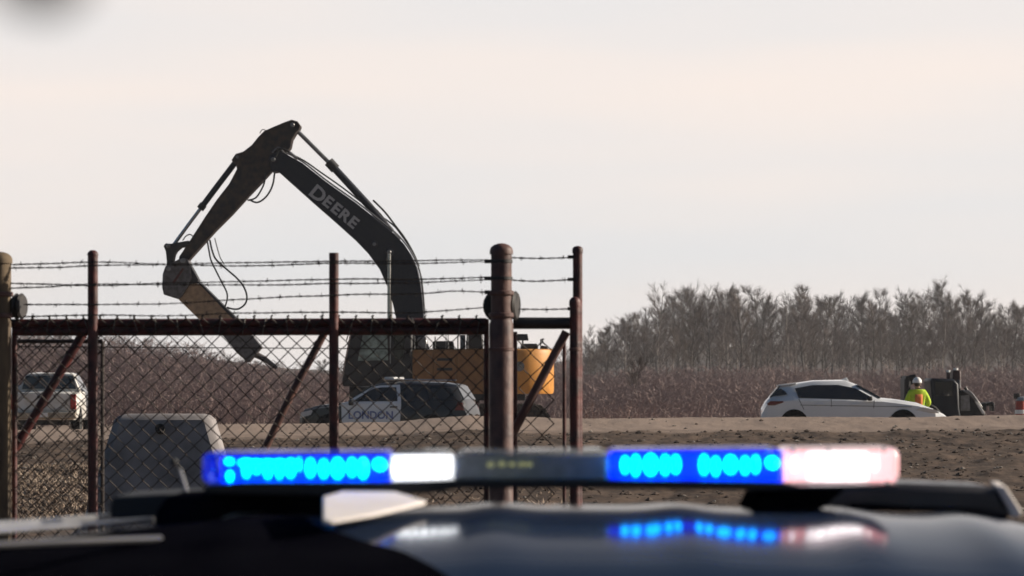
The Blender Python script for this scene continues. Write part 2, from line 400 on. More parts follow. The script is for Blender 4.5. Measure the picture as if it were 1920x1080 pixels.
pxprism([(415, 972), (430, 966), (485, 965), (486, 972), (420, 977)], 5.5, 5.6, 'foot_highlight_strip', 'rail_grey', bevel=0)  # grey strip that paints a highlight streak on the foot
m = MB()
a = [W(605, 930, 5.36), W(640, 921, 5.44), W(742, 921, 5.46), W(800, 939, 5.42), W(702, 962, 5.22), W(622, 976, 5.15), W(605, 975, 5.15)]
bt = [Vector((p.x, p.y, p.z - .007)) for p in a]
m.add(a + bt, [tuple(range(7)), tuple(range(13, 6, -1))] + [(i, i + 7, (i + 1) % 7 + 7, (i + 1) % 7) for i in range(7)])
m.build('white_side_panel', 'cap_white', pc, CAR, bevel=.003)
pxprism([(1440, 952), (1500, 930), (1600, 909), (1690, 906), (1866, 912), (1898, 968), (1800, 962), (1600, 957)], 6.0, 6.25, 'roof_cowl', 'cowl_grey', bevel=.012)
m = MB(); a = [W(1867, 911, 5.99), W(1886, 912, 5.99), W(1918, 962, 5.99), W(1912, 969, 5.99), W(1899, 970, 5.99)]
a2 = [p + Vector((.03, .28, .0)) for p in a]; m.add(a + a2, [(0, 1, 2, 3, 4), (9, 8, 7, 6, 5)] + [(i, i + 5, (i + 1) % 5 + 5, (i + 1) % 5) for i in range(5)]); m.build('sunlit_cowl_end', 'cap_white', pc, CAR, bevel=.003)  # white end piece, paints sun on the end of the dark cowl
pxprism([(1600, 944), (1712, 950), (1708, 960), (1600, 958)], 5.94, 5.99, 'black_slot', 'matte_black', bevel=0)  # matte black pieces for the black slots under the cowl
pxprism([(1812, 958), (1895, 966), (1880, 978), (1812, 970)], 5.94, 5.99, 'black_slot', 'matte_black', bevel=0)
pxprism([(1405, 962), (1424, 926), (1470, 912), (1590, 914), (1545, 952), (1500, 966), (1440, 970)], 5.55, 5.85, 'bar_foot', 'matte_black', bevel=.008)
# the light bar
D = 5.5
base = pxprism([(384, 926), (380, 910), (470, 904), (730, 904), (860, 900), (1150, 900), (1400, 903), (1470, 905), (1500, 912), (1688, 908), (1684, 914), (1560, 918), (1440, 920), (1150, 916), (860, 916), (800, 926), (600, 930)], D - .02, D + .26, 'light_bar', 'bar_base')
def lamp_part(poly, d0, d1, name, mt, bevel=.003): return pxprism(poly, d0, d1, name, mt, base, CAR, bevel)
# back plates (reflectors) of each section
lamp_part([(414, 858), (733, 856), (733, 904), (414, 904)], D + .05, D + .06, 'reflector', 'reflector_blue', 0)
lamp_part([(735, 853), (850, 853), (850, 903), (735, 904)], D + .05, D + .06, 'reflector', 'reflector_white', 0)
lamp_part([(852, 853), (1140, 852), (1140, 900), (852, 900)], D + .05, D + .06, 'reflector', 'reflector_grey', 0)
lamp_part([(1142, 848), (1468, 848), (1468, 904), (1142, 902)], D + .05, D + .06, 'reflector', 'reflector_blue', 0)
lamp_part([(1470, 846), (1512, 846), (1512, 900), (1470, 904)], D + .05, D + .06, 'reflector', 'reflector_pink', 0)
lamp_part([(1514, 846), (1628, 846), (1628, 902), (1514, 902)], D + .05, D + .06, 'reflector', 'reflector_white', 0)
lamp_part([(1630, 846), (1676, 846), (1676, 902), (1630, 902)], D + .05, D + .06, 'reflector', 'reflector_pink', 0)
def led(px, py, wpx, hpx, mt, tilt=0):
    wpx *= random.uniform(1.02, 1.22); hpx *= random.uniform(.9, 1.1); py += random.uniform(-1.5, 1.5)
    c = W(px, py, D + .03); k = D / FPX
    m = MB(); m.ball((0, 0, 0), (wpx * k / 2, .012, hpx * k / 2), 10, 8)
    M = Matrix.Rotation(R(tilt), 3, 'Y'); m.v = [tuple(M @ Vector(v) + c) for v in m.v]
    return m.build('led', mt, base, CAR)
for px, py, a, c, t in ((430, 864, 15, 12, 0), (431, 893, 11, 20, 0), (462, 879, 14, 34, 0), (481, 876, 13, 30, 0), (502, 879, 16, 34, 0), (524, 878, 13, 34, 0), (545, 879, 15, 36, 0), (561, 872, 6, 26, 0),
                        (582, 879, 16, 38, 0), (607, 878, 15, 36, 0), (633, 878, 21, 38, 0), (660, 877, 15, 36, 0), (681, 877, 16, 36, 0), (712, 872, 22, 24, 25),
                        (1172, 871, 14, 36, 0), (1192, 873, 15, 38, 0), (1220, 873, 21, 38, 0), (1247, 872, 15, 36, 0), (1267, 872, 14, 36, 0),
                        (1320, 872, 15, 36, 0), (1342, 873, 15, 38, 0), (1370, 872, 21, 38, 0), (1397, 872, 15, 38, 0), (1417, 871, 14, 34, 0), (1448, 869, 24, 22, 30)):
    led(px, py, a, c, 'led_blue', t)
for px in (462, 481, 502, 524, 545): led(px, 868, 26, 15, 'led_blue')  # glowing ovals added so the tops of this LED row merge
for px in (746, 764, 783, 801, 819, 836): led(px, 878, 18, 38, 'led_white')
for px in (1526, 1545, 1563, 1582, 1600, 1617): led(px, 874, 18, 36, 'led_white')
led(1641, 870, 9, 28, 'led_white'); led(1490, 872, 9, 30, 'led_white')
for px in (920, 941, 960, 978, 992): led(px, 871, 13, 9, 'led_warm')
# clear outer shells in sections, with seams between
def lens(x0, x1, mt, t0, t1):
    k = MB()
    p = [W(x0, t0, D), W(x1, t1, D), W(x1, 905, D), W(x0, 906, D)]
    k.prism([(q.x, q.z) for q in p], D - .005, D + .2); return k.build('lens', mt, base, CAR, bevel=.012)
lens(379, 733, 'lens_blue', 849, 846); lens(735, 850, 'lens_clear', 846, 846); lens(852, 1140, 'lens_clear', 846, 843); lens(1142, 1468, 'lens_blue', 843, 840)
lens(1470, 1686, 'lens_rose', 840, 839)
for px in (1442, 1487, 1553, 1657):  # chrome balls added as sparkles along the lens edges
    c = W(px, 844, D - .012); m = MB(); m.ball(c, .0045, 8, 6); m.build('lens_sparkle', 'chrome_rod', base, CAR)
c = W(1664, 906, D - .012); m = MB(); m.ball(c, .0055, 8, 6); m.build('lens_sparkle', 'chrome_rod', base, CAR)
c = W(864, 851, D - .012); m = MB(); m.ball(c, .0045, 8, 6); m.build('lens_sparkle', 'chrome_rod', base, CAR)
# whip antenna on the roof
m = MB(); m.tube([W(352, 930, 6.1), W(336, 880, 6.1)], .0045, 8); m.build('antenna', 'rail_grey', pc, CAR)
m = MB(); m.ball(W(326, 866, 6.1), .008, 10, 8); m.build('antenna_tip', 'black_plastic', pc, CAR)
m = MB(); m.tube([W(336, 882, 6.1), W(326, 866, 6.1)], .003, 6); m.build('antenna_neck', 'black_plastic', pc, CAR)

# ------------------------------------------------------------------ gate, posts and fence, 15 m away
FD = 15.0; K = FD / FPX
def post(name, label, px, top, rpx, mt, d=FD, capr=1.12, group=None, dome=.7):
    t = W(px, top, d); r = rpx * d / FPX
    o = thing(name, label, 'post', (t.x, d, 0), 0, group)
    m = MB(); m.lathe([(r, -.3), (r, t.z - r * dome - .01)], (0, 0, 0), 20); m.build('shaft', mt, o)
    z = t.z - r * dome - .01; cp = r * capr
    pr = [(cp, z - .018), (cp, z)] + [(cp * math.cos(a), z + r * dome * math.sin(a)) for a in (R(25), R(50), R(72), R(88))]
    m = MB(); m.lathe(pr, (0, 0, 0), 20); m.build('cap', mt, o)
    return o, r
lp, r = post('gate_post', 'thick weathered tan post at the left edge with a hinge ring', 0, 468, 21, 'weathered_post', 14.95)
def hinge(parent, x, d, z0, z1, r, mt='iron_black', side=1):
    for q in (z0, z1):
        m = MB(); m.lathe([(r * 1.12, q), (r * 1.18, q + .004), (r * 1.18, q + .018), (r * 1.12, q + .022)], (0, 0, 0), 20)
        m.build('hinge_band', 'rust_brown', parent)
zc = W(0, 574, 14.95).z
hinge(lp, 0, 14.95, zc - .055, zc + .045, r)
def roller(parent, cx, cz, rad, y, name='guide_roller', squash=.42):
    m = MB(); prof = [(rad * .3, -.022), (rad * .85, -.022), (rad, -.012), (rad * .8, 0), (rad, .012), (rad * .85, .022), (rad * .3, .022)]
    M = Matrix.Rotation(R(76), 3, 'Z') @ Matrix.Rotation(R(90), 3, 'X') if squash < .9 else Matrix.Rotation(R(90), 3, 'X')
    m.lathe(prof, (cx, y, cz), 20, M); m.build(name, 'iron_black', parent)
roller(lp, (34 - 0) * K, zc, .062, .03)
for q in (.03, -.045): m = MB(); m.box((.062, .02, zc + q), (.05, .012, .014)); m.build('bracket', 'iron_black', lp)
bp_, r = post('gate_post', 'thickest rusty brown post with cap and guide roller at the gate end', 940, 452, 19.5, 'rust_brown', 14.9)
zc = W(0, 573, 14.9).z
m = MB(); z0 = W(0, 600, 14.9).z; m.lathe([(r * 1.16, -.3), (r * 1.16, z0 - .02), (r * 1.02, z0)], (0, 0, 0), 20); m.build('sleeve', 'rust_brown', bp_)
hinge(bp_, 0, 14.9, zc - .055, zc + .048, r * 1.02)
roller(bp_, -.004, zc, .083, .075, squash=1)
roller(bp_, .055, zc, .07, .05)
for py in (490, 522, 548):
    m = MB(); z = W(0, py, 14.9).z; m.box((-.062, 0, z), (.034, .018, .018)); m.lathe([(r * 1.02, z - .008), (r * 1.09, z - .006), (r * 1.09, z + .006), (r * 1.02, z + .008)], (0, 0, 0), 20); m.build('wire_clamp', 'iron_black', bp_)
m = MB(); z = W(0, 655, 14.9).z; m.lathe([(r * 1.16, z - .008), (r * 1.24, z - .006), (r * 1.24, z + .006), (r * 1.16, z + .008)], (0, 0, 0), 20); m.build('tension_band', 'rust_brown', bp_)
# low stub at the rear of the big post
GO = Vector(((466 - 960) * K, FD, 0))
gate = thing('chain_link_gate', 'rusty red framed chain link gate topped with barbed wire', 'gate', GO)
def gpart(pts, rad, name, mt='rust', n=12, parent=gate, off=GO):
    m = MB(); m.tube(pts, rad, n); return m.build(name, mt, parent, off)
gpart([W(20, 606, FD), W(912, 604, FD)], 7.8 * K, 'top_rail')
gpart([W(24, 621.5, FD), W(912, 619.5, FD)], 8.4 * K, 'lower_rail')
for i in range(22):
    q = W(48 + i * 40.5 + random.uniform(-6, 6), 612, FD); m = MB(); M = Matrix.Rotation(R(random.uniform(-22, 22)), 3, 'Y')
    ring = [Vector((0, 1.25 * 9.2 * K * math.cos(a), 1.75 * 9.2 * K * math.sin(a))) for a in [k * math.pi / 6 for k in range(13)]]
    m.tube([M @ v + q for v in ring], .0022, 5, cap=False); m.build('wire_tie', 'old_galvanised', gate, GO)
def stile(px, top, rpx, parent, off, d=FD, bottom=.02, mt='rust', cap=True):
    t = W(px, top, d); r = rpx * d / FPX; m = MB()
    m.lathe([(r, bottom), (r, t.z - r)] + ([(r * 1.1, t.z - r), (r * 1.1, t.z - r * .8), (r * .9, t.z - r * .35), (r * .5, t.z - r * .05), (r * .05, t.z)] if cap else [(r, t.z)]), (t.x, d, 0), 16)
    return m.build('upright', mt, parent, off)
stile(174, 469, 9.6, gate, GO, FD - .035); stile(626, 474, 9, gate, GO, FD - .035, cap=False)
stile(912, 598, 5, gate, GO, FD, cap=False)
stile(27, 600, 5, gate, GO, FD, cap=False)
gpart([W(156, 625, FD + .03), W(28, 842, FD + .03)], 8.6 * K, 'diagonal_brace')
gpart([W(608, 625, FD + .03), W(545, 742, FD + .03), W(500, 835, FD + .03), W(430, 975, FD + .03)], 7.2 * K, 'diagonal_brace', 'rust_brown')
gpart([W(22, 650, FD + .012), W(912, 655, FD + .012)], 1.1 * K, 'tension_wire', 'mesh_wire', 6)
def chain_link(x0, x1, y_top, d, cell, parent, off, name='chain_link_mesh', zbot=.05, amp=None):
    """zigzag wires that hook round one another: cell is the diamond's full width in photograph pixels at that distance"""
    k = d / FPX; s = cell * k; m = MB(); zt = W(0, y_top, d).z; nrow = int((zt - zbot) / (s / 2))
    ncol = int((x1 - x0) / (cell / 2)); rad = 1.45 * K
    for c in range(ncol):
        xa = (x0 - 960 + c * cell / 2) * k; pts = []
        for j in range(nrow + 1):
            side = (j + c) % 2
            jx = random.uniform(-.0022, .0022) + .006 * mnoise.noise((xa * 2, j * .12, 5))
            pts.append((xa + (s / 2 + .003) * side + jx, d + (.0035 if side else -.0035) * (1 if c % 2 else -1), zt - j * s / 2 + random.uniform(-.0015, .0015)))
        # the knuckle at the top
        pts = [(pts[0][0] + .004, d, zt + .012), (pts[0][0] - .003, d, zt + .006)] + pts
        m.tube(pts, rad, 4, cap=False)
    o = m.build(name, 'mesh_wire', parent, off, smooth=60, fix=False); o['kind'] = 'stuff'; return o
chain_link(28, 912, 596, FD - .026, 32, gate, GO)
def barbed(pts, parent, off, d=FD):
    line = spline([W(a, c, d) for a, c in pts], 10)
    fine = []
    for i in range(len(line) - 1):
        for k in range(4): fine.append(line[i].lerp(line[i + 1], k / 4))
    fine.append(line[-1]); m = MB(); ph = random.random() * 6
    sd = random.random() * 50
    for s in (0, math.pi):
        m.tube([p + Vector((0, .0028 * math.cos(p.x * 70 + ph + s), .0028 * math.sin(p.x * 70 + ph + s) + .004 * mnoise.noise((p.x * 4, sd, 0)))) for p in fine], .0019, 4, cap=False)
    x = fine[0].x + random.uniform(.02, .08)
    while x < fine[-1].x - .02:
        p = min(fine, key=lambda q: abs(q.x - x)) + Vector((0, 0, .004 * mnoise.noise((x * 4, sd, 0))))
        m.tube([p - Vector((.007, 0, 0)), p + Vector((.007, 0, 0))], .0045, 6)
        for k in range(4):
            a = random.uniform(0, 6.28); v = Vector((random.uniform(-.3, .3), math.cos(a), math.sin(a))) * .015
            m.tube([p + Vector(((k - 1.5) * .003, 0, 0)), p + v + Vector(((k - 1.5) * .003, 0, 0))], .0012, 3)
        x += random.uniform(.085, .135)
    return m.build('barbed_wire', 'barbed', parent, off, smooth=60, fix=False)
for pts in ([(18, 496), (90, 494), (174, 492), (330, 495), (480, 492), (626, 490), (770, 489), (912, 487)],
            [(18, 503), (100, 502), (174, 498), (300, 497), (450, 498), (626, 493), (760, 494), (912, 491)],
            [(18, 532), (100, 533), (174, 535), (400, 529), (626, 523), (780, 524), (912, 520)],
            [(18, 540), (90, 538), (174, 533), (380, 534), (520, 534), (626, 532), (780, 530), (912, 524)],
            [(44, 571), (174, 571), (320, 569), (440, 562), (626, 553), (790, 551), (850, 546), (912, 547)],
            [(44, 594), (110, 592), (174, 591), (330, 592), (450, 587), (626, 585), (780, 586), (912, 576)]):
    barbed(pts, gate, GO, FD - .06)
# right hand fence bay
RO = Vector(((1020 - 960) * K, FD, 0))
bay = thing('chain_link_fence', 'short chain link fence bay with diagonal brace right of the thick post', 'fence', RO)
gpart([W(962, 606, FD), W(1080, 606, FD)], 11 * K, 'top_rail', 'iron_black', parent=bay, off=RO)
gpart([W(1062, 622, FD), W(968, 800, FD), W(915, 905, FD)], 8.2 * K, 'diagonal_brace', 'rust_brown', parent=bay, off=RO)
stile(1058, 622, 3.4, bay, RO, FD + .02, cap=False)
stile(966, 622, 4, bay, RO, FD + .02, cap=False)
chain_link(972, 1058, 640, FD + .04, 44, bay, RO)
for pts in ([(958, 483), (1010, 484), (1070, 483)], [(958, 525), (1005, 528), (1070, 524)], [(965, 580), (1010, 580), (1070, 578)]): barbed(pts, bay, RO, FD - .03)
fp1, r = post('fence_post', 'taller rusty post on the far right of the fence bay with wire clips', 1083, 457, 9, 'rust', FD + .05)
for py in (482, 524, 579):
    m = MB(); z = W(0, py, FD + .05).z; m.box((-.032, -.01, z), (.03, .014, .016)); m.build('wire_clip', 'iron_black', fp1)
fp2, r = post('fence_post', 'shorter rusty post with domed cap standing in front of the taller post', 1078, 552, 9.8, 'rust', FD - .03, dome=1.1)
m = MB(); z = W(0, 655, FD - .03).z; m.lathe([(r * 1.02, z - .008), (r * 1.12, z - .006), (r * 1.12, z + .006), (r * 1.02, z + .008)], (0, 0, 0), 16); m.build('tension_band', 'rust_brown', fp2)
# second older mesh panel behind the gate on the left
SO = Vector(((100 - 960) * 15.6 / FPX, 15.6, 0))
back = thing('mesh_panel', 'older mesh panel standing behind the left end of the gate', 'fence panel', SO)
m = MB(); m.tube([W(30, 640, 15.6), W(192, 640, 15.6)], .01, 8); m.tube([W(192, 640, 15.6), W(192, 1560, 15.6)], .009, 8); m.tube([W(30, 640, 15.6), W(30, 1560, 15.6)], .009, 8)
m.build('panel_frame', 'mesh_wire', back, SO)
chain_link(30, 190, 642, 15.6, 29, back, SO)

# ------------------------------------------------------------------ excavator
ED = 98.0; ES = ED / 78
EO = Vector((W(850, 0, ED).x, ED, .12))
ex = thing('excavator', 'dark boomed yellow tracked excavator with a hydraulic breaker behind the gate', 'excavator', EO)
def E(px, py, dy=0): p = W(px, py, ED); return Vector((p.x, ED + dy * ES, p.z))
def eprism(poly, w0, w1, name, mt, bevel=.02, parent=ex):
    pts = [E(*p) for p in poly]; m = MB(); m.prism([(p.x, p.z) for p in pts], ED + w0 * ES, ED + w1 * ES); return m.build(name, mt, parent, EO, bevel=bevel)
def etube(pts, dy, rpx, name, mt, n=12, parent=ex, smoothk=0):
    p = [E(a, c, dy) for a, c in pts]
    if smoothk: p = spline(p, smoothk)
    m = MB(); m.tube(p, rpx * ED / FPX if not isinstance(rpx, list) else [q * ED / FPX for q in rpx], n); return m.build(name, mt, parent, EO)
boom = eprism([(512, 324), (508, 312), (508, 300), (514, 291), (524, 286), (534, 288), (568, 307), (614, 343), (669, 382), (712, 416), (740, 439), (758, 458), (772, 479), (783, 503), (790, 535), (794, 570), (796, 610), (797, 690), (776, 700), (757, 690), (750, 640), (744, 600), (738, 572), (728, 540), (713, 506), (692, 477), (669, 453), (630, 418), (591, 384), (552, 349), (523, 323)], -.36, .36, 'boom', 'boom_paint')
# plate edges, pins and pipe runs on the boom
etube([(534, 286), (568, 304), (614, 340), (669, 379), (712, 413), (742, 437), (762, 459), (776, 481), (787, 507), (793, 540), (797, 590)], -.26, 1.6, 'boom_pipe', 'grey_metal', 8, smoothk=4)
etube([(540, 286), (570, 301), (600, 322), (640, 350), (690, 388), (735, 420), (752, 440), (768, 462)], .1, 1.5, 'boom_pipe', 'hose', 8, smoothk=4)
etube([(700, 376), (722, 398), (742, 424), (760, 448), (776, 476), (786, 500)], -.16, 1.8, 'boom_pipe', 'hose', 8, smoothk=4)
etube([(690, 378), (716, 404), (736, 432), (752, 450)], -.42, 1.2, 'boom_pipe', 'grey_metal', 8, smoothk=4)
etube([(520, 296), (526, 282), (540, 284), (552, 294), (566, 300)], -.4, 1.8, 'elbow_hose', 'hose', 8, smoothk=5)
etube([(512, 288), (524, 278), (536, 290), (548, 298)], -.3, 1.6, 'elbow_hose', 'grey_metal', 8, smoothk=5)
def pin(px, py, rpx, w_, name='pin', mt='grey_metal', host=ex):
    c = E(px, py); r = rpx * ED / FPX; w_ = w_ * ES; m = MB()
    m.lathe([(r * .7, -w_ - .02), (r, -w_), (r, w_), (r * .7, w_ + .02)], c, 16, Matrix.Rotation(R(90), 3, 'X')); return m.build(name, mt, host, EO)
pin(514.5, 301, 4.4, .40); pin(731, 474, 4.2, .47); pin(703, 459, 4.0, .375)
pin(514.5, 301, 9, .37, 'boom_boss', 'boom_paint', boom); pin(731, 474, 8, .44, 'boom_boss', 'boom_paint', boom); pin(703, 459, 7, .366, 'boom_boss', 'boom_paint', boom)
# lettering
m = MB(); step = Vector((16.2, 0, 13.4))
for i, ch in enumerate('DEERE'):
    vs, fs = text_mesh(ch, (.46 if i == 0 else .37) * ES, .016)
    px = 597.5 + (i * 16.2 if i == 0 else 3 + i * 15.6); py = 366 + (i * 13.2 if i == 0 else 1.5 + i * 12.8)
    c = E(px, py, -.366); M = Matrix.Rotation(R(39.5), 3, 'Y') @ Matrix.Rotation(R(90), 3, 'X')
    m.add([M @ Vector((v.x * 1.15, v.y, v.z)) + c for v in vs], fs)
m.build('lettering', 'letter_silver', boom, EO, smooth=0, fix=False)
# boom lift cylinder (pair) and arm cylinder
for dy in (-.44, .44):
    etube([(731, 474), (731, 612)], dy, 3.6, 'lift_cylinder_rod', 'chrome_rod')
    etube([(731, 610), (728, 715)], dy, 6, 'lift_cylinder', 'boom_paint')
etube([(557, 245), (621, 309)], 0, 4.0, 'arm_cylinder_rod', 'grey_metal')
etube([(616, 303), (629, 317)], 0, 9.5, 'cylinder_gland', 'machine_dark')
etube([(621, 309), (690, 384), (734, 436)], 0, 7.0, 'arm_cylinder', 'boom_paint')
etube([(545, 288), (560, 300)], -.4, 3, 'grease_block', 'grey_metal')
# arm
arm = eprism([(534, 231), (548, 226), (559, 229), (565, 237), (562, 245), (556, 251), (549, 263), (546, 278), (538, 288), (526, 298), (521, 310), (511, 321), (490, 344), (467, 368), (436, 402), (404, 434), (369, 473), (354, 490), (344, 496), (337, 490), (338, 482), (360, 449), (385, 410), (408, 376), (432, 345), (446, 318), (442, 301), (447, 291), (460, 284), (474, 273), (486, 258), (497, 247), (515, 239)], -.28, .28, 'arm', 'arm_worn')
pin(550, 236, 4, .32); pin(447, 296, 3.2, .34)
eprism([(436, 302), (444, 290), (458, 286), (456, 300), (446, 312)], -.33, .33, 'cylinder_lug', 'arm_worn')
etube([(444, 301), (412, 343), (379, 387)], 0, 5.6, 'bucket_cylinder', 'boom_paint')
etube([(382, 383), (375, 392)], 0, 7.2, 'cylinder_gland', 'machine_dark')
etube([(379, 387), (352, 423), (325, 460)], 0, 3.4, 'bucket_cylinder_rod', 'chrome_rod')
# linkage and breaker bracket
eprism([(309, 462), (313, 457), (324, 458), (330, 470), (326, 488), (322, 505), (314, 512), (315, 490), (313, 472)], -.3, .3, 'tipping_link', 'machine_dark')
eprism([(322, 458), (338, 455), (356, 452), (360, 458), (350, 463), (340, 464), (331, 472), (327, 480), (322, 470)], -.32, .32, 'side_link', 'machine_dark')
pin(318, 462, 4, .36); pin(346, 490, 5, .40); pin(319, 505, 4.5, .38)
brk = eprism([(313, 500), (340, 486), (354, 486), (359, 500), (362, 522), (356, 536), (344, 556), (338, 562), (322, 557), (310, 553), (307, 540), (308, 515)], -.38, .38, 'breaker_bracket', 'hammer_steel')
eprism([(354, 490), (362, 503), (368, 514), (374, 525), (372, 530), (361, 532), (356, 508)], -.30, .30, 'bracket_rib', 'machine_dark')
eprism([(326, 530), (345, 503), (348, 506), (330, 533)], -.392, -.382, 'bracket_gusset', 'rust', 0)
ham = eprism([(337, 562), (344, 556), (358, 534), (370, 531), (378, 534), (441, 597), (417, 627), (374, 598)], -.30, .30, 'breaker_housing', 'hammer_paint')
eprism([(441, 598), (473, 628), (492, 651), (468, 680), (447, 663), (418, 628)], -.27, .27, 'breaker_cylinder', 'hammer_steel')
eprism([(372, 529), (379, 532), (444, 596), (440, 600)], -.315, .315, 'housing_edge', 'machine_dark', 0)
etube([(474, 662), (496, 673), (519, 690)], 0, [6.5, 5.5, 3.6], 'breaker_chisel', 'hammer_steel')
for pts, dy, rr in (([(391, 453), (394, 470), (398, 489), (407, 508), (416, 526), (427, 548), (428, 562), (424, 576)], -.32, 1.5),
                    ([(396, 451), (400, 470), (408, 488), (430, 508), (446, 522), (459, 538), (465, 556), (462, 570), (451, 579), (440, 580), (428, 577)], -.34, 1.7),
                    ([(402, 446), (406, 462), (412, 482), (420, 496)], .1, 1.0),
                    ([(500, 326), (497, 345), (489, 362), (480, 373), (466, 377)], -.3, 1.6), ([(517, 324), (514, 345), (507, 362), (496, 375), (483, 381), (470, 376)], -.34, 1.7),
                    ([(345, 452), (352, 443), (360, 441), (366, 447)], -.32, 1.1), ([(500, 245), (492, 243), (487, 250)], 0, .8)):
    etube(pts, dy, rr, 'hose', 'hose', 8, smoothk=6)
# upper structure
cabp = eprism([(667, 612), (690, 604), (742, 604), (776, 610), (777, 724), (648, 724), (647, 712)], -1.38, -.42, 'cab', 'machine_dark', .05)
eprism([(686, 627), (730, 626), (732, 676), (676, 677)], -1.395, -1.383, 'side_window', 'cab_glass', 0, cabp)
eprism([(742, 628), (762, 628), (760, 676), (745, 676)], -1.395, -1.383, 'door_window', 'tinted_glass', 0, cabp)
m = MB(); a = [E(662, 622, -1.3), E(662, 622, -.5), E(645, 708, -.5), E(645, 708, -1.3)]; m.add(a, [(0, 1, 2, 3)]); m.build('windscreen', 'tinted_glass', cabp, EO, smooth=0)
etube([(736, 620), (736, 682)], -1.41, 1.2, 'grab_rail', 'grey_metal', 6, cabp)
etube([(655, 640), (661, 622), (656, 612)], -1.42, 1.2, 'mirror_arm', 'machine_dark', 6, cabp)
hsg = eprism([(776, 656), (906, 655), (985, 655), (985, 738), (776, 738)], -1.36, 1.36, 'engine_housing', 'housing_yellow_shaded', .04)
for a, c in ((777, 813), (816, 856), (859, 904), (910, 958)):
    eprism([(a, 662), (c, 662), (c, 712 if a == 816 else 732), (a, 712 if a == 816 else 732)], -1.385, -1.362, 'side_door', 'housing_yellow_shaded', .012, hsg)
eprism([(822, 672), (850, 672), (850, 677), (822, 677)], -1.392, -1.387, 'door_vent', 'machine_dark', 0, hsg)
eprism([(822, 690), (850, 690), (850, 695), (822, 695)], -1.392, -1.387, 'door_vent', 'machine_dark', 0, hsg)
# counterweight, rounded in plan
m = MB(); x0 = E(964, 0).x; x1 = E(1038, 0).x; zt = E(0, 655).z; zb = E(0, 738).z; rr = 1.05; HW = 1.40 * ES; pl = [(x0, -HW)]
for k in range(9): t = R(-90 + 90 * k / 8); pl.append((x1 - rr + rr * math.cos(t), -HW + rr + rr * math.sin(t)))
for k in range(9): t = R(90 * k / 8); pl.append((x1 - rr + rr * math.cos(t), HW - rr + rr * math.sin(t)))
pl.append((x0, HW)); nn = len(pl)
lev = [(zb, .97), (zb + .08, 1.0), (zt - .16, 1.0), (zt - .03, .985), (zt, .95)]
xm = x0
vs = [(xm + (p[0] - xm) * (s_ if p[0] > xm + .1 else 1), ED + p[1] * s_, z_) for z_, s_ in lev for p in pl]
fs = [(i * nn + k, i * nn + (k + 1) % nn, (i + 1) * nn + (k + 1) % nn, (i + 1) * nn + k) for i in range(len(lev) - 1) for k in range(nn)] + [tuple(range(nn)), tuple(range((len(lev) - 1) * nn, len(lev) * nn))]
m.add(vs, fs); cw = m.build('counterweight', 'machine_yellow_sunlit', ex, EO, smooth=40)
m = MB(); c = Vector((x1 - 1.05, ED - HW, (zt + zb) / 2 + .15)); m.lathe([(.15, -.004), (.15, .012)], c, 20, Matrix.Rotation(R(90), 3, 'X')); m.build('round_emblem', 'grey_metal', cw, EO)
# top clutter: rails, stack, filter boxes
for pts in ([(780, 655), (780, 628), (838, 626), (838, 655)], [(842, 655), (842, 626), (900, 626)], [(800, 655), (800, 632)], [(818, 655), (818, 632)], [(860, 655), (860, 630)], [(878, 655), (878, 630)]):
    etube(pts, -1.1, 1.3, 'handrail', 'grey_metal', 8)
eprism([(783, 655), (785, 634), (800, 632), (806, 655)], -.9, -.2, 'air_cleaner', 'grey_metal', .04)
eprism([(812, 655), (814, 640), (850, 640), (852, 655)], -.9, .4, 'engine_hood', 'machine_dark', .04)
etube([(868, 655), (868, 628)], -.3, 5, 'exhaust_stack', 'grey_metal', 12)
eprism([(874, 655), (876, 626), (905, 626), (906, 655)], -.9, .9, 'rear_hood', 'machine_dark', .04)
eprism([(975, 655), (977, 645), (1007, 645), (1009, 655)], -1.0, .3, 'top_hatch', 'machine_dark', .03)
eprism([(967, 639), (969, 627), (989, 627), (991, 639)], -.9, -.5, 'rear_camera_box', 'machine_dark', .02)
etube([(980, 655), (980, 638)], -.7, 1.6, 'camera_stem', 'grey_metal', 8)
eprism([(1012, 655), (1015, 648), (1026, 650), (1028, 656)], -.6, -.2, 'rear_light', 'machine_dark', .02)
etube([(1014, 655), (1014, 636)], .2, 1.2, 'aerial', 'machine_dark', 6)
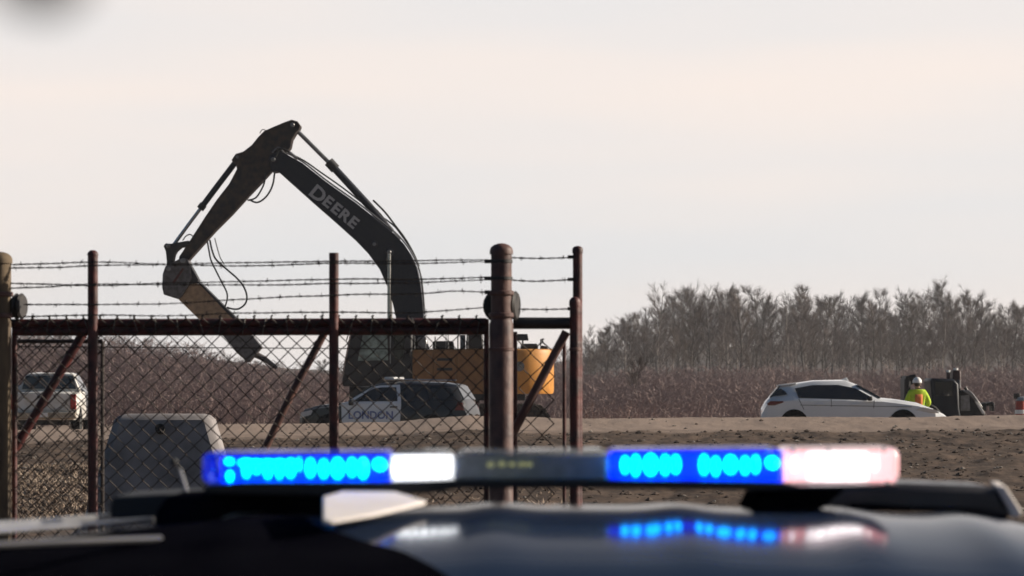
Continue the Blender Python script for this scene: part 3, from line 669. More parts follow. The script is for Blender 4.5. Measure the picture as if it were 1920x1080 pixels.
# slew ring and undercarriage
eprism([(660, 724), (985, 738), (985, 750), (660, 750)], -1.3, 1.3, 'revolving_frame', 'machine_dark', .03)
m = MB(); c = E(850, 760); m.lathe([(.75, -.12), (.8, 0), (.8, .14), (.75, .16)], c, 24); m.build('slew_ring', 'machine_dark', ex, EO)
for dy in (-1.35, 1.35):
    cx0, cx1 = E(700, 0).x, E(1000, 0).x; cz = EO.z + .5; rr = .48; pl = []
    for k in range(9): t = R(90 + 180 * k / 8); pl.append((cx0 + rr * math.cos(t), cz + rr * math.sin(t)))
    for k in range(9): t = R(-90 + 180 * k / 8); pl.append((cx1 + rr * math.cos(t), cz + rr * math.sin(t)))
    m = MB(); m.prism(pl, ED + dy - .3, ED + dy + .3); tr = m.build('crawler_track', 'track_mud', ex, EO, bevel=.02)
    m = MB(); m.box((E(850, 0).x, ED + dy + (-.32 if dy < 0 else .32), cz), (3.4, .06, .4)); m.build('track_frame', 'machine_dark', tr, EO, bevel=.02)
    per = []
    for i in range(len(pl)):
        a, c = Vector((pl[i][0], 0, pl[i][1])), Vector((pl[(i + 1) % len(pl)][0], 0, pl[(i + 1) % len(pl)][1])); nseg = max(1, int((c - a).length / .19))
        for k in range(nseg): per.append((a.lerp(c, k / nseg), (c - a).normalized()))
    for p, t in per:
        m = MB(); ang = -math.atan2(t.z, t.x); m.box((p.x, ED + dy, p.z), (.15, .64, .05), Matrix.Rotation(ang, 3, 'Y')); m.build('track_shoe', 'track_mud', tr, EO, smooth=0)

# ------------------------------------------------------------------ vehicles
def wheel(parent, x, y, r, wd=.22, sgn=1):
    m = MB(); M = Matrix.Rotation(R(90), 3, 'X')
    m.lathe([(r * .62, -wd / 2), (r * .93, -wd / 2), (r, -wd * .3), (r, wd * .3), (r * .93, wd / 2), (r * .62, wd / 2)], (x, y, r), 24, M); wh = m.build('wheel', 'tyre', parent)
    m = MB(); m.lathe([(r * .12, wd * .40), (r * .2, wd * .44), (r * .58, wd * .36), (r * .63, wd * .5), (r * .63, -wd * .5), (r * .1, -wd * .4)], (x, y, r), 24, Matrix.Rotation(R(90 * sgn), 3, 'X')); m.build('rim', 'rim', wh)
    return wh
def body(stations, name, mt, parent, bevel=0, smooth_=28):
    """stations: (x, [(y, z), ...]) half sections from the underside's middle to the top's middle"""
    m = MB(); rows = []
    for x, half in stations:
        ring = [(x, y, z) for y, z in half] + [(x, -y, z) for y, z in reversed(half)]
        rows.append(ring)
    n_ = len(rows[0]); vs = [p for r_ in rows for p in r_]
    fs = [(i * n_ + k, i * n_ + (k + 1) % n_, (i + 1) * n_ + (k + 1) % n_, (i + 1) * n_ + k) for i in range(len(rows) - 1) for k in range(n_)]
    fs += [tuple(range(n_)), tuple(range((len(rows) - 1) * n_, len(rows) * n_))]
    m.add(vs, fs); bm_ = bmesh.new()
    o = m.build(name, mt, parent, smooth=smooth_, bevel=bevel); bm_.free()
    bm = bmesh.new(); bm.from_mesh(o.data); bmesh.ops.remove_doubles(bm, verts=bm.verts, dist=.0005); bm.to_mesh(o.data); bm.free()
    return o
def sec_(zb, w, zs, zbelt, wb, ztop, wt):
    return [(.02, zb), (w * .9, zb), (w * .97, zb + .08), (w, zs), (wb, zbelt), (wt, ztop - .07), (wt * .86, ztop - .015), (wt * .5, ztop), (.02, ztop + .012)]
def side_patch(poly, yf, sgn, name, mt, parent, lift=.006):
    m = MB(); a = [(x, sgn * (yf(z) + lift), z) for x, z in poly]; c = [(x, sgn * (yf(z) - .01), z) for x, z in poly]; n_ = len(poly)
    m.add(a + c, [tuple(range(n_)), tuple(range(2 * n_ - 1, n_ - 1, -1))] + [(i, i + n_, (i + 1) % n_ + n_, (i + 1) % n_) for i in range(n_)])
    return m.build(name, mt, parent, smooth=0)
def cross_patch(x0, z0, w0, x1, z1, w1, name, mt, parent, lift=.01):
    d_ = Vector((x1 - x0, 0, z1 - z0)).normalized(); nrm = Vector((-d_.z, 0, d_.x));  nrm = nrm if nrm.z > 0 else -nrm
    a = [Vector((x0, -w0, z0)), Vector((x0, w0, z0)), Vector((x1, w1, z1)), Vector((x1, -w1, z1))]
    m = MB(); m.add([p + nrm * lift for p in a] + [p - nrm * .02 for p in a], [(0, 1, 2, 3), (7, 6, 5, 4)] + [(i, i + 4, (i + 1) % 4 + 4, (i + 1) % 4) for i in range(4)])
    return m.build(name, mt, parent, smooth=0)

# white hatchback, its tail to the left
def hatchback(loc, rz):
    o = thing('parked_car', 'white hatchback with dark windows half hidden by the soil bank', 'car', loc, rz)
    S = []
    for x, zt, wt, zbelt, wb, w in ((.0, .80, .60, .68, .76, .78), (.10, .98, .70, .88, .82, .84), (.19, 1.08, .70, .98, .84, .87), (.43, 1.35, .60, 1.0, .86, .885), (.79, 1.41, .58, 1.01, .87, .89), (1.22, 1.475, .58, 1.01, .87, .89), (1.97, 1.49, .58, 1.005, .87, .89), (2.22, 1.39, .59, 1.0, .87, .89), (2.84, 1.06, .68, .985, .87, .89), (3.15, 1.03, .68, .95, .86, .89), (3.66, .95, .64, .88, .84, .88), (4.06, .80, .56, .75, .78, .84), (4.30, .68, .48, .64, .68, .74), (4.45, .56, .36, .52, .52, .56)):
        S.append((x, sec_(.22, w, .62, zbelt, wb, zt, wt)))
    bd = body(S, 'body', 'white_paint', o)
    yf = lambda z: .868 - (z - 1.0) * (.868 - .60) / .40
    for s in (-1, 1):
        side_patch([(.78, 1.30), (.87, 1.07), (1.5, 1.05), (2.46, 1.02), (2.55, 1.10), (2.20, 1.30), (1.80, 1.38), (1.2, 1.375)], yf, s, 'side_window', 'tinted_glass', bd)
        side_patch([(.24, 1.10), (.60, 1.16), (.56, 1.22), (.46, 1.29), (.40, 1.27)], yf, s, 'quarter_window', 'tinted_glass', bd)
        side_patch([(.12, .94), (.20, 1.0), (.50, 1.0), (.52, .97), (.30, .90), (.15, .90)], lambda z: .862, s, 'tail_lamp', 'tail_dark_red', bd, .012)
        for cx in (.76, 3.30):
            side_patch([(cx + .37 * math.cos(R(t)), .36 + .45 * math.sin(R(t))) for t in range(-15, 196, 15)], lambda z: .884, s, 'wheel_arch', 'matte_black', bd, .008)
            wheel(o, cx, s * .80, .32, .2, s)
        side_patch([(3.55, .78), (3.75, .86), (4.05, .80), (4.15, .72), (3.9, .72)], lambda z: .84 - (0 if z > .75 else .02), s, 'headlamp', 'clear_lamp', bd, .02)
        m = MB(); m.box((2.52, s * .95, 1.06), (.12, .17, .11)); m.build('wing_mirror', 'black_plastic' if s < 0 else 'white_paint', bd, bevel=.03)
        for poly in ([(1.62, .42), (1.62, 1.05), (1.634, 1.05), (1.634, .42)], [(2.58, .42), (2.62, 1.02), (2.634, 1.02), (2.594, .42)], [(.98, .80), (.86, 1.05), (.874, 1.05), (.994, .80)], [(.9, .90), (3.5, .86), (3.5, .872), (.9, .912)]):
            side_patch(poly, lambda z: .888 - max(0, z - .62) * .045, s, 'door_gap', 'cowl_grey', bd, .003)
        for dx in (1.35, 2.2): m = MB(); m.box((dx, s * .893, .92), (.2, .02, .03)); m.build('door_handle', 'white_paint', bd, bevel=.006)
    cross_patch(2.78, 1.08, .70, 2.24, 1.385, .58, 'windscreen', 'tinted_glass', bd)
    cross_patch(.20, 1.085, .66, .42, 1.345, .56, 'rear_window', 'tinted_glass', bd)
    m = MB(); m.prism([(.36, 1.36), (.42, 1.375), (.82, 1.43), (.82, 1.40), (.5, 1.35)], -.58, .58); m.build('spoiler', 'white_paint', bd, bevel=.01)
    m = MB(); m.prism([(1.90, 1.50), (2.02, 1.555), (2.08, 1.47), (2.02, 1.45)], -.03, .03); m.build('roof_fin', 'white_paint', bd, bevel=.008)
    return o
HD = 75.0
hatchback((W(1432, 0, HD).x, HD + .9, HC - (832 - 700) * HD / FPX), R(-3))

# police SUV, nose to the left, tail turned a little to us
def suv(loc, rz):
    o = thing('parked_car', 'black and white police SUV with lettered door parked before the excavator', 'police car', loc, rz)
    # local x runs from the nose (0) to the tail (4.95)
    S = []
    for x, zt, wt, zbelt, wb, w in ((.0, .78, .62, .66, .72, .74), (.12, .98, .74, .82, .86, .88), (.5, 1.08, .78, .98, .94, .97), (1.25, 1.16, .80, 1.07, .96, 1.0), (1.45, 1.20, .78, 1.10, .96, 1.0), (2.15, 1.66, .70, 1.12, .96, 1.0), (2.45, 1.72, .69, 1.12, .96, 1.0), (3.2, 1.75, .69, 1.13, .96, 1.0), (4.2, 1.72, .68, 1.14, .96, 1.0), (4.6, 1.66, .66, 1.14, .95, .99), (4.86, 1.22, .74, 1.08, .92, .97), (4.95, .95, .74, .85, .88, .94), (4.93, .5, .7, .45, .84, .90)):
        S.append((x, sec_(.28, w, .68, zbelt, wb, zt, wt)))
    bd = body(S, 'body', 'black_paint', o)
    yf = lambda z: 1.0 - (max(z, .68) - .68) * .04 / .45 if z < 1.13 else .962 - (z - 1.13) * (.962 - .70) / .52
    for s in (-1, 1):
        side_patch([(1.32, .68), (1.30, 1.13), (3.06, 1.13), (3.04, .68)], yf, s, 'front_door', 'white_paint', bd, .012)
        side_patch([(1.33, .42), (1.32, .68), (3.04, .68), (3.02, .42)], yf, s, 'lower_door_skin', 'white_paint', bd, .012)
        side_patch([(1.30, 1.13), (1.48, 1.19), (2.16, 1.60), (2.40, 1.64), (2.96, 1.66), (3.06, 1.13)], yf, s, 'window_frame', 'white_paint', bd, .012)
        side_patch([(1.62, 1.19), (2.18, 1.545), (2.42, 1.585), (2.86, 1.59), (2.95, 1.20)], yf, s, 'front_window', 'tinted_glass', bd, .018)
        side_patch([(3.12, 1.2), (3.06, 1.60), (3.75, 1.60), (3.9, 1.2)], yf, s, 'rear_door_window', 'tinted_glass', bd, .012)
        side_patch([(4.0, 1.22), (3.85, 1.59), (4.45, 1.56), (4.66, 1.24)], yf, s, 'quarter_window', 'tinted_glass', bd, .012)
        side_patch([(4.62, .95), (4.72, 1.18), (4.86, 1.16), (4.90, .95)], lambda z: .955, s, 'tail_lamp', 'tail_dark_red', bd, .02)
        side_patch([(.06, .72), (.1, .88), (.45, .96), (.48, .84)], lambda z: .88, s, 'headlamp', 'clear_lamp', bd, .05)
        for cx in (.95, 3.95):
            side_patch([(cx + .44 * math.cos(R(t)), .38 + .46 * math.sin(R(t))) for t in range(-15, 196, 15)], lambda z: .998, s, 'wheel_arch', 'matte_black', bd, .02)
            wheel(o, cx, s * .90, .385, .24, s)
        m = MB(); m.box((1.62, s * 1.08, 1.16), (.13, .2, .16)); m.build('wing_mirror', 'black_paint', bd, bevel=.04)
        m = MB(); m.box((2.85, s * 1.012, 1.04), (.22, .03, .04)); m.build('door_handle', 'black_plastic', bd, bevel=.008)
        m = MB(); m.tube([(2.5, s * .66, 1.80), (4.3, s * .64, 1.78)], .02, 8); m.build('roof_rail', 'chrome_rod', bd)
    # lettering on the near door (both sides, reading left to right from outside)
    for s in (-1, 1):
        m = MB()
        for txt, z, sz in (('LONDON', .80, .30),):
            vs, fs = text_mesh(txt, sz, .008)
            if s > 0: M = Matrix.Rotation(R(180), 3, 'Z') @ Matrix.Rotation(R(90), 3, 'X')
            else: M = Matrix.Rotation(R(90), 3, 'X')
            m.add([M @ v + Vector((2.18, s * (yf(z) + .02), z)) for v in vs], fs)
        m.build('door_lettering', 'lettering_blue', bd, smooth=0, fix=False)
    cross_patch(1.50, 1.235, .76, 2.12, 1.64, .66, 'windscreen', 'tinted_glass', bd)
    cross_patch(4.62, 1.62, .62, 4.85, 1.24, .72, 'rear_window', 'tinted_glass', bd)
    m = MB(); m.box((2.62, 0, 1.83), (.30, 1.2, .09)); lb = m.build('roof_light_bar', 'clear_lamp', bd, bevel=.03)
    o.scale = (.93, .93, .95)
    return o
SD = 86.0
suv((W(574, 0, SD).x, SD + .2, HC - (831 - 700) * SD / FPX), R(-12))

# white pickup seen from behind, its right flank in the sun
def pickup(loc, rz):
    o = thing('pickup_truck', 'white pickup truck seen from behind through the left mesh', 'truck', loc, rz)
    # local x runs from the tail (0) to the nose (5.6)
    S = []
    for x, zt, wt, zbelt, wb, w in ((.0, 1.34, .93, 1.1, .97, .98), (.05, 1.36, .94, 1.1, .99, 1.0), (1.65, 1.36, .94, 1.1, .99, 1.0), (1.70, 1.38, .94, 1.2, .98, 1.0)):
        S.append((x, sec_(.55, w, .75, zbelt, wb, zt, wt)))
    bed = body(S, 'cargo_bed', 'white_dusty', o)
    S = []
    for x, zt, wt, zbelt, wb, w in ((1.74, 1.40, .90, 1.25, .97, 1.0), (1.80, 1.90, .72, 1.30, .96, 1.0), (2.4, 1.94, .72, 1.3, .96, 1.0), (3.4, 1.92, .72, 1.3, .96, 1.0), (4.1, 1.38, .80, 1.28, .96, 1.0), (4.3, 1.30, .82, 1.22, .96, 1.0), (5.4, 1.20, .80, 1.12, .94, .98), (5.6, 1.0, .76, .95, .88, .92)):
        S.append((x, sec_(.5, w, .75, zbelt, wb, zt, wt)))
    cab_ = body(S, 'cab', 'white_dusty', o)
    m = MB(); m.box((-.012, 0, 1.07), (.03, 1.56, .50)); tg = m.build('tailgate', 'white_dusty', o, bevel=.012)
    m = MB(); m.box((-.03, 0, 1.22), (.012, .32, .07)); m.build('handle', 'black_plastic', tg)
    m = MB(); m.box((-.03, 0, 1.06), (.008, .18, .18)); m.build('badge', 'tractor_blue', tg, bevel=.003)
    m = MB(); m.box((-.12, 0, .68), (.2, 1.96, .2)); m.build('rear_bumper', 'bumper_chrome', o, bevel=.03)
    m = MB(); m.box((-.225, 0, .70), (.012, .34, .12)); m.build('number_plate', 'white_paint', o)
    m = MB(); m.box((.9, 0, .48), (1.6, 1.5, .16)); m.build('underframe', 'machine_dark', o)
    for s in (-1, 1):
        m = MB(); m.box((-.012, s * .885, 1.08), (.06, .17, .44)); m.build('tail_lamp', 'tail_red', o, bevel=.02)
        for cx in (1.0, 4.6):
            side_patch([(cx + .46 * math.cos(R(t)), .42 + .50 * math.sin(R(t))) for t in range(-10, 191, 20)], lambda z: .995, s, 'wheel_arch', 'matte_black', o, .01)
            wheel(o, cx, s * .88, .40, .26, s)
        yf = lambda z: .955 - (z - 1.3) * .42
        side_patch([(1.95, 1.36), (1.98, 1.80), (2.9, 1.82), (2.95, 1.36)], yf, s, 'side_window', 'tinted_glass', cab_)
        side_patch([(3.02, 1.36), (3.0, 1.80), (3.3, 1.80), (3.85, 1.36)], yf, s, 'front_window', 'tinted_glass', cab_)
        m = MB(); m.box((3.75, s * 1.1, 1.42), (.1, .22, .26)); m.build('wing_mirror', 'white_dusty', cab_, bevel=.03)
    cross_patch(1.735, 1.44, .80, 1.775, 1.83, .70, 'rear_window', 'tinted_glass', cab_, .03)
    cross_patch(4.06, 1.42, .76, 3.44, 1.88, .68, 'windscreen', 'tinted_glass', cab_)
    m = MB(); m.box((1.76, 0, 1.945), (.06, .4, .03)); m.build('brake_lamp', 'tail_dark_red', cab_)
    return o
TD = 93.0
t = W(80, 0, TD)
pickup((t.x, TD, HC - (823 - 700) * TD / FPX), R(90 + 2))

# ------------------------------------------------------------------ worker in hi-vis, tractor, drum
def skin_fig(name, mt, parent, joints, edges, root, levels=2):
    me = bpy.data.meshes.new(name); keys = list(joints)
    me.from_pydata([joints[k][0] for k in keys], [(keys.index(a), keys.index(c)) for a, c in edges], [])
    me.materials.append(MATS[mt])
    o = bpy.data.objects.new(name, me); COL.objects.link(o); o.parent = parent
    me.skin_vertices if me.skin_vertices else None
    o.modifiers.new('skin', 'SKIN'); 
    if not me.skin_vertices:
        bm = bmesh.new(); bm.from_mesh(me); bm.verts.layers.skin.verify(); bm.to_mesh(me); bm.free()
    for i, k in enumerate(keys):
        r_ = joints[k][1]; r_ = r_ if isinstance(r_, tuple) else (r_, r_)
        me.skin_vertices[0].data[i].radius = r_; me.skin_vertices[0].data[i].use_root = (k == root)
    o.modifiers['skin'].use_smooth_shade = True
    sb = o.modifiers.new('sub', 'SUBSURF'); sb.levels = levels; sb.render_levels = levels
    return o
def worker(loc, rz):
    o = thing('person', 'worker in yellow green hi-vis jacket and white hard hat standing with back turned', 'person', loc, rz)
    # faces +y, away from the photograph's side
    J = {'pelvis': ((0, 0, .96), (.15, .11)), 'waist': ((0, 0, 1.10), (.14, .105)), 'chest': ((0, .01, 1.32), (.17, .12)), 'neckb': ((0, .0, 1.49), (.075, .07)), 'neck': ((0, .015, 1.56), (.056, .056)), 'skull': ((0, .03, 1.66), (.085, .10)), 'crown': ((0, .02, 1.75), (.07, .085)),
         'sl': ((-.19, 0, 1.43), .075), 'el': ((-.29, .02, 1.17), .048), 'wl': ((-.24, .20, 1.05), .034), 'sr': ((.19, 0, 1.43), .075), 'er': ((.31, -.02, 1.18), .048), 'wr': ((.27, .17, 1.04), .034),
         'hl': ((-.10, 0, .90), .10), 'kl': ((-.12, .03, .50), .062), 'al': ((-.13, -.01, .09), .042), 'fl': ((-.14, .15, .04), .035), 'hr': ((.10, 0, .90), .10), 'kr': ((.13, .02, .50), .062), 'ar': ((.15, -.02, .09), .042), 'fr': ((.17, .14, .04), .035)}
    Ed = [('pelvis', 'waist'), ('waist', 'chest'), ('chest', 'neckb'), ('neckb', 'neck'), ('neck', 'skull'), ('skull', 'crown'), ('chest', 'sl'), ('sl', 'el'), ('el', 'wl'), ('chest', 'sr'), ('sr', 'er'), ('er', 'wr'),
          ('pelvis', 'hl'), ('hl', 'kl'), ('kl', 'al'), ('al', 'fl'), ('pelvis', 'hr'), ('hr', 'kr'), ('kr', 'ar'), ('ar', 'fr')]
    for s, wn, x in ((-1, 'wl', -.24), (1, 'wr', .27)):
        wp = Vector(J[wn][0]); pm = wp + Vector((0, .07, -.02)); J['palm' + wn] = (tuple(pm), (.036, .018)); Ed.append((wn, 'palm' + wn))
        for i in range(4):
            a = pm + Vector(((i - 1.5) * .02, .045 - abs(i - 1.3) * .006, -.012)); c = a + Vector((0, .022, -.030))
            J[f'f{wn}{i}a'] = (tuple(a), .009); J[f'f{wn}{i}b'] = (tuple(c), .008); Ed += [('palm' + wn, f'f{wn}{i}a'), (f'f{wn}{i}a', f'f{wn}{i}b')]
        a = wp + Vector((-s * .035, .05, -.01)); c = a + Vector((-s * .012, .035, -.012)); J[f't{wn}a'] = (tuple(a), .011); J[f't{wn}b'] = (tuple(c), .009); Ed += [(wn, f't{wn}a'), (f't{wn}a', f't{wn}b')]
    bd = skin_fig('body', 'skin', o, J, Ed, 'pelvis')
    m = MB(); m.ball((0, .135, 1.655), (.014, .022, .026), 8, 6); m.build('nose', 'skin', bd)
    for s in (-1, 1):
        m = MB(); m.ball((s * .035, .118, 1.68), (.014, .008, .008), 8, 6); m.build('eye', 'hat_white', bd)
        m = MB(); m.ball((s * .092, .03, 1.66), (.012, .022, .034), 8, 6); m.build('ear', 'skin', bd)
    m = MB(); m.ball((0, .12, 1.612), (.026, .01, .007), 8, 6); m.build('mouth', 'tail_dark_red', bd)
    m = MB(); m.ball((0, -.005, 1.68), (.088, .098, .09), 12, 8); m.build('hair', 'hair', bd)
    JJ = {k: (J[k][0], tuple(q + .03 for q in (J[k][1] if isinstance(J[k][1], tuple) else (J[k][1],) * 2))) for k in ('waist', 'chest', 'sl', 'el', 'sr', 'er')}
    JJ['hem'] = ((0, 0, .84), (.195, .145)); JJ['coll'] = ((0, 0, 1.53), (.085, .085)); JJ['pelvis'] = ((0, 0, .96), (.19, .145)); JJ['chest'] = ((0, .0, 1.32), (.215, .155)); JJ['waist'] = ((0, 0, 1.10), (.195, .145))
    JJ['wl'] = ((-.25, .17, 1.065), .055); JJ['wr'] = ((.277, .14, 1.06), .055)
    skin_fig('jacket', 'hivis', o, JJ, [('hem', 'pelvis'), ('pelvis', 'waist'), ('waist', 'chest'), ('chest', 'coll'), ('chest', 'sl'), ('sl', 'el'), ('el', 'wl'), ('chest', 'sr'), ('sr', 'er'), ('er', 'wr')], 'waist')
    TT = {k: (J[k][0], J[k][1] + .025 if not isinstance(J[k][1], tuple) else tuple(q + .02 for q in J[k][1])) for k in ('pelvis', 'hl', 'kl', 'al', 'hr', 'kr', 'ar')}
    skin_fig('trousers', 'dark_cloth', o, TT, [('pelvis', 'hl'), ('hl', 'kl'), ('kl', 'al'), ('pelvis', 'hr'), ('hr', 'kr'), ('kr', 'ar')], 'pelvis')
    for s, x, y in ((-1, -.14, .06), (1, .16, .05)):
        m = MB(); m.ball((x, y, .05), (.055, .145, .06), 12, 8); m.build('boot', 'tyre', o)
    # back panel, orange with the silver bars of a safety jacket
    m = MB(); rows = []
    for z in (1.02, 1.1, 1.2, 1.3, 1.4): rows.append([(x, -(.152 if z > 1.15 else .148) - .012 + 1.4 * x * x, z) for x in (-.10, -.05, 0, .05, .10)])
    m.sheet(rows); pn = m.build('back_panel', 'hivis_orange', o, smooth=60); md = pn.modifiers.new('t', 'SOLIDIFY'); md.thickness = .012
    pr = [(.125, 1.70), (.128, 1.72), (.118, 1.77), (.092, 1.815), (.05, 1.845), (.01, 1.852)]
    m = MB(); m.lathe(pr, (0, .015, 0), 20, Matrix.Diagonal((.95, 1.12, 1))); hat = m.build('hard_hat', 'hat_white', o)
    m = MB(); m.prism([(-.09, 1.712), (.09, 1.712), (.09, 1.722), (-.09, 1.722)], .10, .205); m.build('hat_brim', 'hat_white', hat)
    return o
WD = 84.0
t = W(1720, 0, WD); zg = back_level(t.x)
top = HC - (707 - 700) * WD / FPX
pw = worker((t.x, WD, top - 1.852), R(8))

# dark tractor, nose to the right
VD = 90.0
VO = Vector((W(1765, 0, VD).x, VD, HC - (832 - 700) * VD / FPX))
tr = thing('tractor', 'dark blue tractor with maroon stacks and sloping hood beside the worker', 'tractor', VO)
def vprism(poly, w0, w1, name, mt, bevel=.02, parent=tr):
    pts = [W(a, c, VD) for a, c in poly]; m = MB(); m.prism([(p.x, p.z) for p in pts], VD + w0, VD + w1); return m.build(name, mt, parent, VO, bevel=bevel)
def vtube(pts, dy, rp, name, mt, n=10, parent=tr):
    m = MB(); m.tube([W(a, c, VD) + Vector((0, dy, 0)) for a, c in pts], rp * VD / FPX, n); return m.build(name, mt, parent, VO)
hs_ = vprism([(1738, 712), (1742, 709), (1782, 711), (1790, 720), (1792, 765), (1798, 800), (1745, 800), (1742, 760)], -.75, .75, 'cab', 'tractor_blue', .05)
vprism([(1746, 716), (1778, 716), (1780, 742), (1748, 742)], -.77, -.752, 'side_window', 'tinted_glass', 0, hs_)
hd = vprism([(1788, 734), (1800, 731), (1812, 733), (1822, 745), (1832, 760), (1842, 776), (1844, 800), (1790, 800)], -.55, .55, 'hood', 'tractor_dark', .04)
vprism([(1800, 733), (1812, 731), (1820, 738), (1830, 752), (1838, 764), (1830, 762), (1814, 742)], -.56, .56, 'sunlit_hood_top', 'grey_metal', .02, hd)  # lighter grey paints sun on top of the dark hood
vprism([(1822, 752), (1828, 754), (1842, 775), (1836, 776)], -.58, .58, 'sunlit_hood_edge', 'white_dusty', .01, hd)  # pale strip paints the sunlit sloping edge of the hood
vprism([(1796, 742), (1812, 740), (1814, 770), (1796, 770)], -.57, -.552, 'side_grille', 'grey_metal', 0, hd)
vprism([(1783, 736), (1784, 694), (1799, 694), (1800, 736)], -.3, .3, 'air_cleaner', 'tractor_maroon', .04)
vtube([(1792, 696), (1792, 690)], 0, 4.5, 'rain_cap', 'hat_white'); vtube([(1776, 724), (1776, 697)], -.2, 3.2, 'exhaust_stack', 'tractor_maroon'); vtube([(1776, 698), (1776, 694)], -.2, 3.8, 'stack_cap', 'hat_white')
vtube([(1795, 728), (1795, 712)], -.34, 3.5, 'work_lamp', 'grey_metal'); vtube([(1806, 726), (1814, 742)], -.4, 3.0, 'intake_pipe', 'hose')
vprism([(1835, 770), (1838, 757), (1846, 754), (1847, 770)], -.3, .3, 'front_weight', 'tractor_dark', .02)
vprism([(1846, 756), (1858, 753), (1862, 756), (1862, 770), (1858, 771), (1857, 759), (1848, 762)], -.3, .3, 'front_hitch', 'tractor_dark', .02)
vtube([(1698, 800), (1698, 706)], -.55, 4.6, 'roll_bar', 'tractor_dark'); vtube([(1698, 800), (1698, 706)], .55, 4.6, 'roll_bar', 'tractor_dark'); vtube([(1700, 708), (1712, 706)], -.55, 4.6, 'roll_bar', 'tractor_dark')
vprism([(1692, 712), (1696, 705), (1712, 704), (1714, 716), (1704, 722), (1700, 764), (1692, 764)], -.5, .5, 'seat_back', 'tractor_dark', .03)
vprism([(1690, 770), (1760, 770), (1760, 800), (1690, 800)], -.5, .5, 'rear_frame', 'tractor_dark', .03)
for px, rp, dy in ((1722, 40, -.75), (1722, 40, .75), (1822, 26, -.65), (1822, 26, .65)):
    c = W(px, 0, VD); r_ = rp * VD / FPX; m = MB(); m.lathe([(r_ * .5, -.16), (r_ * .92, -.16), (r_, -.1), (r_, .1), (r_ * .92, .16), (r_ * .5, .16)], (c.x, VD + dy, VO.z + r_), 22, Matrix.Rotation(R(90), 3, 'X')); wh = m.build('wheel', 'tyre', tr, VO)
    m = MB(); m.lathe([(.03, -.12), (r_ * .52, -.1), (r_ * .52, .1), (.03, .12)], (c.x, VD + dy, VO.z + r_), 18, Matrix.Rotation(R(90), 3, 'X')); m.build('rim', 'tractor_maroon', wh, VO)

# striped drum with a lamp at the right edge
DD = 82.0; c = W(1914, 0, DD); zg = HC - (838 - 700) * DD / FPX
dr = thing('traffic_drum', 'red and white drum with a dark warning lamp at the far right', 'drum', (c.x, DD, zg))
zt = HC - (752 - 700) * DD / FPX - zg; rr = .13
m = MB(); m.lathe([(.20, 0), (.20, .05), (rr + .03, .06), (rr + .02, zt * .5), (rr, zt)], (0, 0, 0), 18); dbody = m.build('body', 'drum_red', dr)
for z in (zt * .35, zt * .72): m = MB(); m.lathe([(rr + .012, z), (rr + .026, z + .005), (rr + .022, z + .10), (rr + .008, z + .105)], (0, 0, 0), 18); m.build('reflective_band', 'hat_white', dr)
m = MB(); m.lathe([(rr * .95, zt), (rr * 1.1, zt + .02), (rr * 1.0, zt + .09), (rr * .4, zt + .12)], (.02, 0, 0), 16); m.build('drum_lid', 'rail_grey', dr)
m = MB(); m.box((-.1, 0, zt + .13), (.16, .1, .14)); m.build('warning_lamp', 'iron_black', dr, bevel=.02)

# concrete block behind the gate
BD = 33.0
BO = Vector((W(310, 0, BD).x, BD, 0)); blk = thing('concrete_block', 'grey concrete block with a round lifting hole behind the gate mesh', 'concrete block', BO)
k = BD / FPX; zt = HC - (776 - 700) * k
m = MB(); lv = [(0, 1.0, .5), (.35, .98, .5), (.55, .80, .42), (zt - .06, .50, .30), (zt, .46, .26)]
vs = []
for z, hx_, hy_ in lv: vs += [(-hx_, -hy_, z), (hx_, -hy_, z), (hx_, hy_, z), (-hx_, hy_, z)]
m.add(vs, [(i * 4 + j, i * 4 + (j + 1) % 4, (i + 1) * 4 + (j + 1) % 4, (i + 1) * 4 + j) for i in range(4) for j in range(4)] + [(0, 1, 2, 3), (16, 17, 18, 19)])
m.build('block_body', 'concrete', blk, smooth=50, bevel=.07)
p = W(300, 805, BD - .36); m = MB(); m.lathe([(.045, -.03), (.05, .03)], (p.x - BO.x, -.345, p.z), 16, Matrix.Rotation(R(90 - 22), 3, 'X')); m.build('lifting_hole', 'hole_dark', blk)

# dark rounded knob hanging close to the eye in the top left corner
kd = .6; c = W(78, -62, kd)
kb = thing('hanging_knob', 'dark rounded knob hanging out of focus in the top left corner', 'knob', (c.x, kd, c.z))
m = MB(); m.ball((0, 0, 0), (.0095, .008, .0085), 20, 14); m.build('knob_body', 'knob_dark', kb)
m = MB(); m.tube([(0, 0, .006), (0, 0, .12)], .002, 10); m.build('stalk', 'knob_dark', kb)

